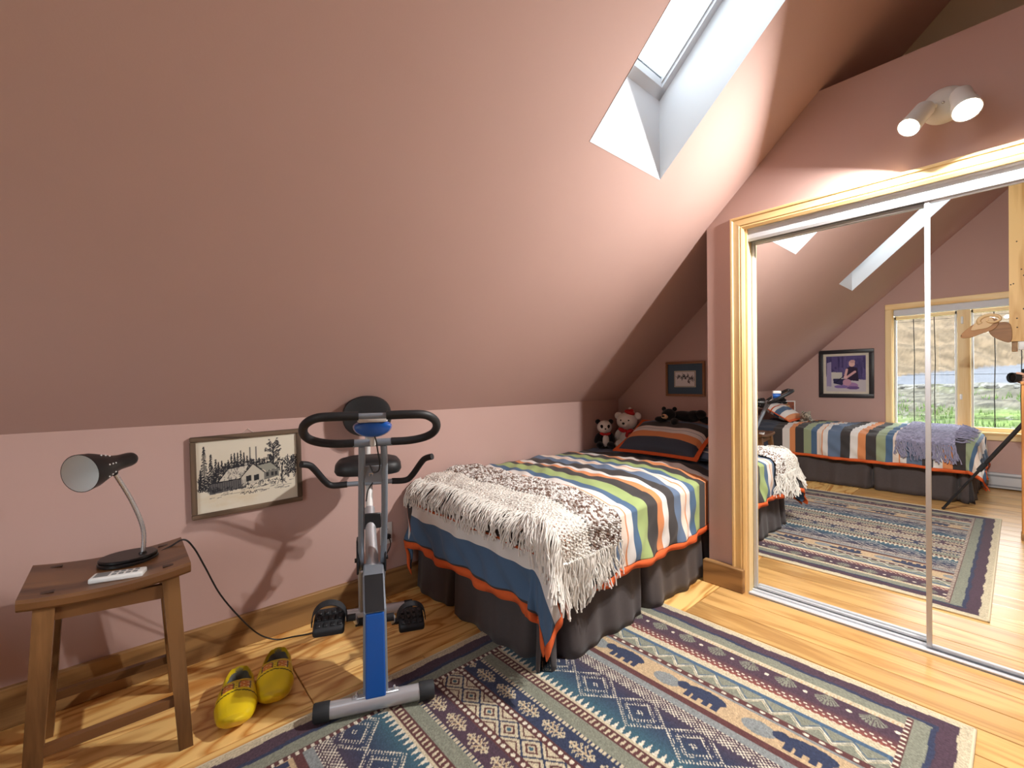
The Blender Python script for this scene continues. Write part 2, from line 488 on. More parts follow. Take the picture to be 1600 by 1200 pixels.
# window wall with opening
WY0, WY1, WZ0, WZ1 = -0.235, 1.045, 0.575, 2.05
q = MB()
def wall_q(pts): q.prism([(XW, y, z) for y, z in pts], (-0.12, 0, 0))
wall_q([(Y0 + .05, -.02), (WY1, -.02), (WY1, zs(WY1) + .05), (Y0 + .05, ZK)])
wall_q([(WY1, -.02), (WY0, -.02), (WY0, WZ0), (WY1, WZ0)])
wall_q([(WY1, WZ1), (WY0, WZ1), (WY0, zs(WY0) + .05), (WY1, zs(WY1) + .05)])
wall_q([(WY0, -.02), (YF - .05, -.02), (YF - .05, ZK), (YR, ZR + .05), (WY0, zs(WY0) + .05)])
structure(q.build('wall_back', 'pink_paint', smooth=0), 'pink gable wall with the wood-framed window', 'wall')

# baseboards
def baseboard(name, x0, x1, y0, y1, h, label):
    q = MB(); q.rbox(x0, x1, y0, y1, 0, h, 0.004, 1)
    return structure(q.build(name, 'fir_base', smooth=30), label, 'baseboard')
baseboard('baseboard_left', XW, XEND, 2.338, Y0 + 0.005, 0.144, 'brown wooden baseboard along the knee wall')
# closet stub built along local X so that its grain runs lengthwise
q = MB(); q.rbox(-0.114, 0.114, -0.02, 0.022, 0, 0.132, 0.004, 1)
structure(q.build('baseboard_front', 'fir_base', smooth=30, loc=(2.615, 1.133, 0), rot=(0, 0, PI / 2)), 'short brown wooden baseboard at the closet corner', 'baseboard')

# ------------------------------------------------------------------ closet casing, tracks, mirror doors
cas = thing('trim_1', 'golden pine casing around the mirrored closet doors', 'door casing', (X0, 0, 0), kind='structure')
PROF = [(0, 0), (0, -.012), (.006, -.018), (.014, -.018), (.018, -.013), (.024, -.013), (.050, -.017), (.056, -.013), (.062, -.016), (.075, -.010), (.075, 0)]  # (outward from opening edge reversed, x offset)
def casing(y_in, y_out, z_in, z_out, y_in2):
    w = abs(y_out - y_in)
    k = w / 0.075
    # local strips: outer edge first
    def piece(path_fn, nm, m_='pine_z'):
        q = MB(); rs = [[path_fn(u * k, d, e) for u, d in PROF] for e in (0, 1)]
        q.rings(rs, cap=True); return q.build(nm, m_, cas, smooth=25)
    piece(lambda u, d, e: (d, y_out - u, 0 if e == 0 else z_out - u), 'casing_board')
    yo2 = y_in2 - w
    piece(lambda u, d, e: (d, (y_out - u) if e == 0 else (yo2 + u), z_out - u), 'casing_board', 'pine_y')
    piece(lambda u, d, e: (d, yo2 + u, 0 if e == 0 else z_out - u), 'casing_board')
casing(1.012, 1.088, 2.04, 2.115, OY1)
q = MB(); q.box(X0 + 0.001, X0 + 0.12, OY0 - 0.012, OY0, 0, OZ); q.build('jamb', 'pine_z', cas, smooth=0, loc=(-X0, 0, 0))
q = MB(); q.box(X0 + 0.001, X0 + 0.12, OY1, OY1 + 0.012, 0, OZ); q.build('jamb', 'pine_z', cas, smooth=0, loc=(-X0, 0, 0))

trk = thing('door_track', 'white metal sliding door track at the closet opening', 'door track', (0, 0, 0), kind='structure')
ya, yb_ = OY0 - 0.012, OY1 + 0.012
q = MB()
q.prism([(2.642, ya, 2.05), (2.642, ya, 2.038), (2.648, ya, 2.03), (2.648, ya, 2.012), (2.643, ya, 2.008), (2.643, ya, 1.985), (2.648, ya, 1.972), (2.655, ya, 1.972), (2.655, ya, 2.05)], (0, yb_ - ya, 0))
q.build('fascia', 'white_metal', trk, smooth=0)
q = MB(); q.box(2.68, 2.686, yb_, ya, 1.972, 2.05); q.box(2.655, 2.74, yb_, ya, 2.035, 2.05); q.box(2.735, 2.741, yb_, ya, 1.955, 2.05)
q.build('top_channel', 'grey_metal', trk, smooth=0)
q = MB(); q.box(2.622, 2.735, yb_, ya, 0.0, 0.006); q.rbox(2.622, 2.643, yb_, ya, 0.0, 0.014, .003, 1); q.rbox(2.672, 2.690, yb_, ya, 0.0, 0.016, .003, 1); q.rbox(2.722, 2.735, yb_, ya, 0, .014, .003, 1)
q.build('bottom_track', 'white_metal', trk, smooth=0)

def mirror_door(xm, y_hi, y_lo, sw, label, name):
    d = thing(name, label, 'mirror door', (xm, (y_hi + y_lo) / 2, 0.016), kind='structure')
    hw = (y_hi - y_lo) / 2; z0, z1 = 0.0, 1.965
    q = MB(); q.box(0, 0.004, -hw + 0.004, hw - 0.004, z0 + .004, z1 - .004); q.build('mirror_pane', 'mirror', d, smooth=0)
    for sgn in (1, -1):
        q = MB(); y = sgn * (hw - sw / 2); q.rbox(-0.010, 0.016, y - sw / 2, y + sw / 2, z0, z1, 0.003, 2); q.build('stile', 'white_metal', d)
    q = MB(); q.rbox(-0.008, 0.014, -hw + sw, hw - sw, z0, z0 + 0.014, 0.003, 1); q.build('rail', 'white_metal', d)
    q = MB(); q.rbox(-0.008, 0.014, -hw + sw, hw - sw, z1 - 0.02, z1, 0.003, 1); q.build('rail', 'white_metal', d)
    return d
mirror_door(2.703, 0.999, 0.235, 0.018, 'rear sliding mirror door next to the bed', 'door_1')
mirror_door(2.664, 0.272, -0.505, 0.018, 'front sliding mirror door in white metal frame', 'door_2')

# ------------------------------------------------------------------ beds
CLOTH = dict(navy=(62, 70, 84), dark=(66, 62, 62), white=(222, 218, 214), cream=(226, 210, 196), orange=(214, 140, 92), lime=(158, 176, 116), sage=(150, 162, 130),
             blue=(78, 104, 134), slate=(98, 116, 142), rust=(190, 84, 40), hem=(214, 92, 36))
def stripes_mat(name, segs, total, hem_a, hem_b, a_dir='x'):
    """stripes across the length: UV.x carries metres along the bed"""
    m, t, p = new_mat(name)
    N = t.nodes.new; K = t.links.new
    uv = N('ShaderNodeUVMap'); uv.uv_map = 'UVMap'
    sp = N('ShaderNodeSeparateXYZ'); K(uv.outputs[0], sp.inputs[0])
    col = None
    for c0 in range(0, len(segs), 28):
        chunk = segs[c0:c0 + 28]
        rp = N('ShaderNodeValToRGB'); rp.color_ramp.interpolation = 'CONSTANT'
        dv = N('ShaderNodeMath'); dv.operation = 'DIVIDE'; dv.inputs[1].default_value = total
        K(sp.outputs[0], dv.inputs[0]); K(dv.outputs[0], rp.inputs[0])
        e = rp.color_ramp.elements
        while len(e) > 1: e.remove(e[-1])
        e[0].position = 0; e[0].color = L3(*CLOTH[chunk[0][1]])
        for a, cn in chunk[1:]:
            k = e.new(min(1, a / total)); k.color = L3(*CLOTH[cn])
        if col is None: col = rp.outputs[0]
        else:
            gt = N('ShaderNodeMath'); gt.operation = 'GREATER_THAN'; gt.inputs[1].default_value = chunk[0][0]
            K(sp.outputs[0], gt.inputs[0])
            mx = N('ShaderNodeMix'); mx.data_type = 'RGBA'
            K(gt.outputs[0], mx.inputs['Factor']); K(col, mx.inputs['A']); K(rp.outputs[0], mx.inputs['B']); col = mx.outputs['Result']
    # fine weave
    wv = N('ShaderNodeTexNoise'); wv.inputs['Scale'].default_value = 420; K(uv.outputs[0], wv.inputs['Vector'])
    mr = N('ShaderNodeMapRange'); mr.inputs['To Min'].default_value = 0.86; mr.inputs['To Max'].default_value = 1.12
    K(wv.outputs['Fac'], mr.inputs['Value'])
    vm = N('ShaderNodeVectorMath'); vm.operation = 'SCALE'; K(col, vm.inputs[0]); K(mr.outputs[0], vm.inputs['Scale'])
    K(vm.outputs[0], p.inputs['Base Color'])
    p.inputs['Roughness'].default_value = 0.85; p.inputs['Specular IOR Level'].default_value = 0.2; p.inputs['Sheen Weight'].default_value = 0.1
    return m

BLa, BLb, BH, BR = 1.97, 1.02, 0.645, 0.085
OVA, OVB = 0.437, 0.405          # overhang at foot and near side
def drape(a, b, off, seed, top_noise=1.0, corner=1.0):
    # the near side hugs the bed where it enters the alcove (a small)
    a = np.asarray(a, float); b = np.asarray(b, float)
    w1 = waves(seed, 7, 9, 22); w2 = waves(seed + 1, 6, 30, 60); w3 = waves(seed + 2, 4, 3, 6)
    da = np.maximum(a - BLa, 0); db = np.maximum(b - BLb, 0)
    r = np.hypot(da, db); r = r * (1 - 0.065 * np.clip(4 * da * db / (r * r + 1e-9) / 2, 0, 1)); phi = np.arctan2(db, np.maximum(da, 1e-9)); phi = np.where(r < 1e-9, PI / 4, phi)
    q = PI / 2 * BR
    o = np.where(r < q, BR * np.sin(np.minimum(r, q) / BR), BR + 0.06 * (r - q))
    dn = np.where(r < q, BR * (1 - np.cos(np.minimum(r, q) / BR)), BR + (r - q) * 0.985)
    both = np.sin(2 * phi) * ((da > 0) & (db > 0))
    hang = np.clip((dn - BR * 0.5) / 0.3, 0, 1.6)
    o = o + corner * both * hang * (0.055 + 0.035 * np.cos(6 * phi + 0.5))
    o = o + hang * (0.013 * np.sin(17 * (a + b) + seed) + 0.008 * np.sin(39 * (a - b) + 2 * seed)) * np.where(both > 0, 1.0, 1.0)
    o = np.where((a < 0.80) & (da <= 0), np.minimum(o, 0.062 + 0.1 * np.clip(a - 0.62, 0, 1)), o)
    x = np.minimum(a, BLa) + (o + off * np.clip(dn / BR, 0, 1)) * np.cos(phi) * (r > 0)
    y = np.minimum(b, BLb) + (o + off * np.clip(dn / BR, 0, 1)) * np.sin(phi) * (r > 0)
    flat = np.clip(1 - dn / BR, 0, 1)
    edge = np.clip(np.minimum(BLa - a, BLb - b) / 0.2, 0, 1)
    z = BH - dn + off * flat + top_noise * ((0.006 * w1(a, b) + 0.0052 * w2(a, b)) * (0.35 + 0.65 * flat) + 0.008 * w3(a, b) * flat)
    z = z - 0.035 * (1 - edge) ** 2 * flat
    # far side is tucked along the wall
    t = np.clip(-b, 0, 1)
    y = np.where(b < 0, 0.0 + 0.25 * t, y); z = np.where(b < 0, z - t, z)
    return np.stack([x, y, z], -1)

mat('skirt_cloth', (72, 64, 64), 0.8, var=0.12, nscale=60, bump=0.2, bscale=500, sheen=0.1)
mat('mattress', (226, 224, 220), 0.9)
mat('hem_cloth', (212, 92, 38), 0.85, var=0.1, nscale=80)
mat('dark_cloth', (58, 58, 64), 0.85, var=0.1)

def strip_between(name, P0, P1, m, parent, thick=0.004):
    """a ribbon between two rows of points"""
    P = np.stack([P0, P1], 0)
    me = grid_mesh(name, P)
    o = link(name, me, m, parent)
    md = o.modifiers.new('thickness', 'SOLIDIFY'); md.thickness = thick; md.offset = 1
    return o

def make_bed(loc, rz, blab, clab, segs, total, seed, mname, pleat_a=(0.95,), pleat_b=(0.55,)):
    bed = thing('bed', blab, 'bed', loc, rz, 'twin beds in the attic room')
    q = MB(); q.rbox(0.0, BLa - 0.02, 0.012, BLb - 0.02, 0.34, BH - 0.05, 0.06, 3); q.build('mattress', 'mattress', bed)
    q = MB(); q.rbox(0.0, BLa - 0.03, 0.02, BLb - 0.03, 0.12, 0.34, 0.02, 2); q.build('box_spring', 'mattress', bed)
    for x in (0.1, BLa - 0.12):
        for y in (0.1, BLb - 0.12):
            q = MB(); q.tube([(x, y, 0), (x, y, 0.12)], 0.025, 10); q.build('leg', 'dark_wood', bed)
    # skirt: wavy cloth with inverted pleats, one panel per side
    def panel(n, fn, L, pleats, sd):
        us = np.linspace(0, L, n); zs_ = np.linspace(0.006, 0.42, 10)
        P = np.zeros((10, n, 3))
        for i, z in enumerate(zs_):
            lowness = 1 - z / 0.42
            d = 0.010 * np.sin(us * 21 + sd) * lowness + 0.006 * np.sin(us * 47 + 2 * sd) * lowness + 0.035 * lowness
            for pc in pleats:
                d = d - (0.03 + 0.06 * lowness) * np.exp(-((us - pc) / (0.010 + 0.016 * lowness)) ** 2)
            P[i] = fn(us, d, z)
        o = link('skirt_panel', grid_mesh('skirt_panel', P), 'skirt_cloth', bed)
        md = o.modifiers.new('thickness', 'SOLIDIFY'); md.thickness = 0.003
    panel(160, lambda u, d, z: np.stack([np.full_like(u, BLa + 0.015) + d, u, np.full_like(u, z)], -1), BLb + 0.02, pleat_b + (BLb - 0.05,), seed)
    panel(260, lambda u, d, z: np.stack([u, np.full_like(u, BLb + 0.015) + d, np.full_like(u, z)], -1), BLa + 0.02, pleat_a + (BLa - 0.06,), seed + 3)
    # comforter
    com = thing('comforter', clab, 'comforter', loc, rz, 'striped comforters')
    A = np.concatenate([np.linspace(0.02, BLa, 150), np.linspace(BLa, BLa + OVA - 0.034, 56)[1:]])
    B = np.concatenate([np.linspace(-0.16, 0, 10)[:-1], np.linspace(0, BLb, 80), np.linspace(BLb, BLb + OVB - 0.03, 52)[1:]])
    aa, bb = np.meshgrid(A, B)
    P = drape(aa, bb, 0.0, seed)
    uv = np.stack([aa, bb], -1)
    m = stripes_mat(mname, segs, total, 0, 0)
    o = link('cover', grid_mesh('cover', P, uv=uv), m, com)
    md = o.modifiers.new('thickness', 'SOLIDIFY'); md.thickness = 0.012; md.offset = -1
    # orange hem on foot and near side
    bs = B[B >= -0.16]
    e0, e1 = BLa + OVA - 0.036, BLa + OVA
    strip_between('hem_band', drape(np.full_like(bs, e0), bs, 0.002, seed), drape(np.full_like(bs, e1), bs, 0.002, seed), 'hem_cloth', com)
    f0, f1 = BLb + OVB - 0.032, BLb + OVB
    as_ = A
    strip_between('hem_band', drape(as_, np.full_like(as_, f0), 0.002, seed), drape(as_, np.full_like(as_, f1), 0.002, seed), 'hem_cloth', com)
    return bed, com

def seg_list(start, pattern, fr, upto):
    out = []; a = start; i = 0
    while a < upto:
        out.append((a, pattern[i % len(pattern)])); a += fr[i % len(fr)]; i += 1
    return out
# bed in the alcove: head at x=3.30, near side faces the camera
S1 = [(0, 'navy'), (0.30, 'slate'), (0.44, 'dark'), (0.555, 'white')]
per = [('orange', .048), ('dark', .086), ('lime', .085), ('blue', .052), ('white', .044), ('orange', .012), ('cream', .042), ('slate', .075), ('dark', .072)]
a_ = 0.62
for rep in range(2):
    for i, (cn, w_) in enumerate(per):
        S1.append((a_, cn)); a_ += w_
    if rep == 0:
        S1.append((a_, 'white')); a_ += .055
S1 = [s_ for s_ in S1 if s_[0] < 1.72] + [(1.72, 'dark'), (1.80, 'white'), (1.90, 'orange'), (1.97, 'dark'), (BLa + 0.175, 'rust'), (BLa + 0.190, 'white'), (BLa + 0.255, 'blue'), (BLa + 0.384, 'dark')]
bed1, com1 = make_bed((3.30, 2.333, 0.0), PI, 'twin bed with dark pleated skirt in the pink alcove',
                      'striped comforter under the cream and brown knitted throw', S1, 2.5, 5, 'stripes_alcove', pleat_a=(0.62, 1.28), pleat_b=(0.36,))
# bed by the window
S2 = [(0, 'navy'), (0.30, 'dark')]
a_ = 0.395
f2 = [('white', .075), ('orange', .066), ('dark', .086), ('sage', .077), ('blue', .055), ('cream', .05), ('orange', .012), ('white', .046), ('slate', .123), ('dark', .082)]
for rep in range(3):
    for cn, w_ in f2:
        S2.append((a_, cn)); a_ += w_
S2 = [s_ for s_ in S2 if s_[0] < 2.12] + [(2.16, 'white'), (BLa + 0.255, 'blue'), (BLa + 0.384, 'dark')]
bed2, com2 = make_bed((-1.715, 2.30, 0.0), -PI / 2, 'twin bed with dark pleated skirt below the window',
                      'striped comforter under the lilac knitted throw', S2, 2.5, 23, 'stripes_window', pleat_a=(0.5, 1.25), pleat_b=(0.5,))

# knitted throws
attr_mat('knit_yarn', 0.95, sheen=0.2, spec=0.1, bump=0.25, bscale=900)
mat('yarn_cream', (232, 228, 221), 0.95, var=0.08, nscale=120, sheen=0.2, spec=0.1)
mat('yarn_lilac', (150, 148, 172), 0.95, var=0.25, nscale=90, sheen=0.2, spec=0.1)
mat('yarn_brown', (120, 82, 62), 0.95)
def knit(name, parent, a0, a1, b0, b1, colf, seed, cell=0.013, amp=0.0055, off=0.014, step=0.0035, holes=0.0):
    A = np.arange(a0, a1 + step / 2, step); B = np.arange(b0, b1 + step / 2, step)
    aa, bb = np.meshgrid(A, B)
    wa, wb_ = waves(41, 8, 150, 420), waves(42, 8, 150, 420)
    aw = aa + 0.22 * cell * wa(aa, bb); bw = bb + 0.22 * cell * wb_(aa, bb)
    ia = np.floor(aw / cell); sh = (ia % 2) * 0.5
    fa = aw / cell - ia - 0.5; bq = bw / cell + sh; ib = np.floor(bq); fb = bq - ib - 0.5
    # slanted stitch lumps
    lump = np.clip(1 - ((fa * 1.7) ** 2 + (fb * 1.9 + 0.5 * fa) ** 2) * 1.5, -0.5, 1)
    jit = np.modf(np.sin(ia * 12.9898 + ib * 78.233) * 43758.5453)[0]
    d = off + amp * lump + 0.0015 * jit
    if holes:
        hx = aa / (cell * 1.75); hy = bb / (cell * 1.75) + 0.5 * (np.floor(hx) % 2)
        hh = np.hypot(hx - np.floor(hx) - 0.5, hy - np.floor(hy) - 0.5)
        d = d - holes * np.clip(1 - hh / 0.27, 0, 1)
    P = drape(aa, bb, 0.0, seed); Q = drape(aa, bb, 0.02, seed)
    P = P + (Q - P) / 0.02 * d[..., None]
    col = colf(np.abs(jit), ia, ib, lump)
    keep = None
    if holes: keep = (hh > 0.19)[:-1, :-1]
    return link(name, grid_mesh(name, P, lin(col), keep=keep), 'knit_yarn', parent)
def fringe(parent, m, edge_pts, dir_, length, seed, n, off=0.02, rad=0.0026, dseed=5, jitter=0.02):
    """yarn strands that continue the cloth over the bed edge; edge_pts = list of (a,b)"""
    r = np.random.RandomState(seed); q = MB()
    for i in range(n):
        k = r.uniform(0, len(edge_pts) - 1.001); k0 = int(k); f = k - k0
        a = edge_pts[k0][0] * (1 - f) + edge_pts[k0 + 1][0] * f; b_ = edge_pts[k0][1] * (1 - f) + edge_pts[k0 + 1][1] * f
        L = length * r.uniform(0.65, 1.12); ph = r.uniform(0, 6.28); wob = r.uniform(0.003, 0.010)
        t = np.linspace(0, 1, 8)
        da, db = dir_(a, b_)
        ang = r.uniform(-0.22, 0.22)
        da, db = da * math.cos(ang) - db * math.sin(ang), da * math.sin(ang) + db * math.cos(ang)
        aa = a + da * L * t - db * wob * np.sin(t * 7 + ph) ; bb = b_ + db * L * t + da * wob * np.sin(t * 7 + ph)
        o0 = off + r.uniform(-0.004, 0.010)
        P = drape(aa, bb, 0.0, dseed); Q = drape(aa, bb, 0.02, dseed)
        P = P + (Q - P) / 0.02 * (o0 + 0.006 * np.sin(t * 9 + 2 * ph))[:, None]
        q.tube([tuple(p) for p in P], [rad] * 7 + [rad * 1.25], 5)
    o = q.build('fringe', m, parent, smooth=60); o['kind'] = 'stuff'
    return o

thr = thing('knitted_throw', 'cream and brown chunky knitted throw with long fringe on the alcove bed', 'throw', (3.30, 2.333, 0), PI)
CREAM = np.array((230, 225, 217.0)); BRN = np.array((124, 98, 86.0)); WHT = np.array((236, 232, 228.0)); GRY = np.array((168, 158, 150.0))
def col_cream(j, ia, ib, lump): return CREAM[None, None] * (0.94 + 0.08 * j[..., None])
def col_tweed(j, ia, ib, lump):
    j2 = np.abs(np.modf(np.sin(ia * 3.1 + ib * 5.7 + 1.3) * 9631.77)[0])
    c = np.where(j2[..., None] < 0.27, BRN, np.where(j2[..., None] < 0.50, GRY, WHT))
    return c * (0.9 + 0.12 * j[..., None])
knit('cream_half', thr, 1.80, BLa + 0.045, -0.03, BLb + 0.235, col_cream, 5, cell=0.0125, amp=0.005, holes=0.008, step=0.0028)
knit('tweed_half', thr, 1.585, 1.80, -0.03, BLb + 0.235, col_tweed, 5, cell=0.0125, amp=0.008, off=0.016, step=0.0026)
eb = np.linspace(-0.02, BLb + 0.21, 40)
fringe(thr, 'yarn_cream', [(BLa + 0.015, v) for v in eb if v < BLb + 0.03], lambda a, b: (1, 0), 0.172, 3, 270, rad=0.0031)
fringe(thr, 'yarn_cream', [(BLa + 0.03, v) for v in eb if v > BLb - 0.10], lambda a, b: (0.75, 0.66), 0.21, 4, 110, rad=0.0031)
ea = np.linspace(1.80, BLa + 0.045, 12)
fringe(thr, 'yarn_cream', [(v, BLb + 0.225) for v in ea], lambda a, b: (0.1, 1), 0.20, 6, 110, rad=0.0031)
ea = np.linspace(1.59, 1.80, 12)
fringe(thr, 'yarn_cream', [(v, BLb + 0.225) for v in ea], lambda a, b: (0, 1), 0.16, 7, 60)

thr2 = thing('knitted_throw', 'lilac knitted throw with fringe on the bed below the window', 'throw', (-1.715, 2.30, 0), -PI / 2)
LIL = np.array((150, 148, 172.0))
def col_lil(j, ia, ib, lump): return LIL[None, None] * (0.86 + 0.3 * j[..., None])
knit('knit_cloth', thr2, 1.46, 1.90, 0.05, BLb + 0.15, col_lil, 23, cell=0.016, amp=0.006, step=0.0045)
fringe(thr2, 'yarn_lilac', [(v, BLb + 0.14) for v in np.linspace(1.46, 1.90, 12)], lambda a, b: (0.1, 1), 0.17, 8, 110, dseed=23, rad=0.004)
fringe(thr2, 'yarn_lilac', [(1.895, v) for v in np.linspace(0.1, BLb + 0.12, 20)], lambda a, b: (1, 0.1), 0.13, 9, 110, dseed=23, rad=0.004)

# pillows: a plump stuffed shape with flange
def pillow(name, label, cat, loc, rot, w, h, thick, segs, mname, flange=True, group='bed pillows', flm='hem_cloth'):
    o = thing(name, label, cat, loc, 0, group); o.rotation_euler = rot
    n = 41
    u = np.linspace(-1, 1, n); uu, vv = np.meshgrid(u, u)
    prof = np.clip((1 - np.abs(uu) ** 2.6) * (1 - np.abs(vv) ** 2.6), 0, 1) ** 0.45
    wn = waves(int(w * 1000) % 97, 6, 6, 16)
    pinch = 1 - 0.05 * (1 - np.abs(vv)) * np.abs(uu) ** 4
    X = uu * w / 2 * (1 - 0.05 * (1 - vv ** 2) * np.abs(uu) ** 3); Y = vv * h / 2 * (1 - 0.06 * (1 - uu ** 2) * np.abs(vv) ** 3)
    Zt = thick / 2 * prof + 0.005 * wn(X * 3, Y * 3) * prof
    top = np.stack([X, Y, Zt], -1); bot = np.stack([X, Y, -Zt * 0.9 - 0.002], -1)[:, ::-1]
    P = np.concatenate([top], 0); 
    m = stripes_mat(mname, segs, 1.0, 0, 0) if mname not in MATS else MATS[mname]
    uvt = np.stack([(vv + 1) / 2 * h, uu], -1)
    link('front', grid_mesh('front', top, uv=uvt), m, o)
    link('back', grid_mesh('back', bot, uv=uvt[:, ::-1]), m, o)
    if flange:
        q = MB(); fw = 0.03; hx, hy = w / 2, h / 2
        k = 14
        def edge(px, py, qx, qy, ox, oy):
            for i in range(k):
                f0, f1 = i / k, (i + 1) / k
                def pt(f, e):
                    bow = 1 - 0.055 * (1 - (2 * f - 1) ** 2)
                    x = px + (qx - px) * f; y = py + (qy - py) * f
                    if ox: x *= bow
                    else: y *= bow
                    return (x + ox * e, y + oy * e)
                a0, a1, b0, b1 = pt(f0, -0.004), pt(f1, -0.004), pt(f0, fw), pt(f1, fw)
                q.hexa([(*a0, -.003), (*a1, -.003), (*b1, -.003), (*b0, -.003)], [(*a0, .003), (*a1, .003), (*b1, .003), (*b0, .003)])
        edge(-hx - fw, -hy, hx + fw, -hy, 0, -1); edge(-hx - fw, hy, hx + fw, hy, 0, 1)
        edge(-hx, -hy, -hx, hy, -1, 0); edge(hx, -hy, hx, hy, 1, 0)
        q.build('flange', flm, o, smooth=0)
    return o
PS = [(0, 'navy'), (0.10, 'orange'), (0.165, 'white'), (0.20, 'slate'), (0.206, 'white'), (0.235, 'dark'), (0.315, 'slate')]
# pillow frame: local X across the bed (towards the room), local Y up the slope towards the end wall
def pillow_rot(tilt, right, upward):
    r = Vector(right).normalized(); f = Vector(upward).normalized()
    y = f * math.cos(tilt) + Vector((0, 0, 1)) * math.sin(tilt)
    z = r.cross(y)
    return Matrix((r, y, z)).transposed().to_euler()
pillow('pillow', 'plump striped pillow with orange flange at the head of the alcove bed', 'pillow', (3.015, 1.715, 0.772), pillow_rot(math.radians(27), (0, -1, 0), (1, 0, 0)), 0.60, 0.40, 0.16, PS, 'stripes_pillow')
pillow('pillow', 'pale blue striped pillow lying under the plump orange-edged pillow', 'pillow', (3.09, 1.63, 0.695), pillow_rot(math.radians(6), (0, -1, 0), (1, 0, 0)), 0.66, 0.38, 0.11,
       [(0, 'slate'), (0.05, 'white'), (0.07, 'slate'), (0.12, 'white'), (0.15, 'slate'), (0.2, 'white'), (.24, 'slate')], 'stripes_under', flange=False)
pillow('pillow', 'striped pillow with orange flange on the bed below the window', 'pillow', (-1.18, 2.07, 0.765), pillow_rot(math.radians(30), (1, 0, 0), (0, 1, 0)), 0.56, 0.36, 0.15,
       [(0, 'orange'), (0.05, 'white'), (.12, 'blue'), (.19, 'white'), (.23, 'rust'), (.245, 'white'), (.30, 'slate')], 'stripes_pillow_b')

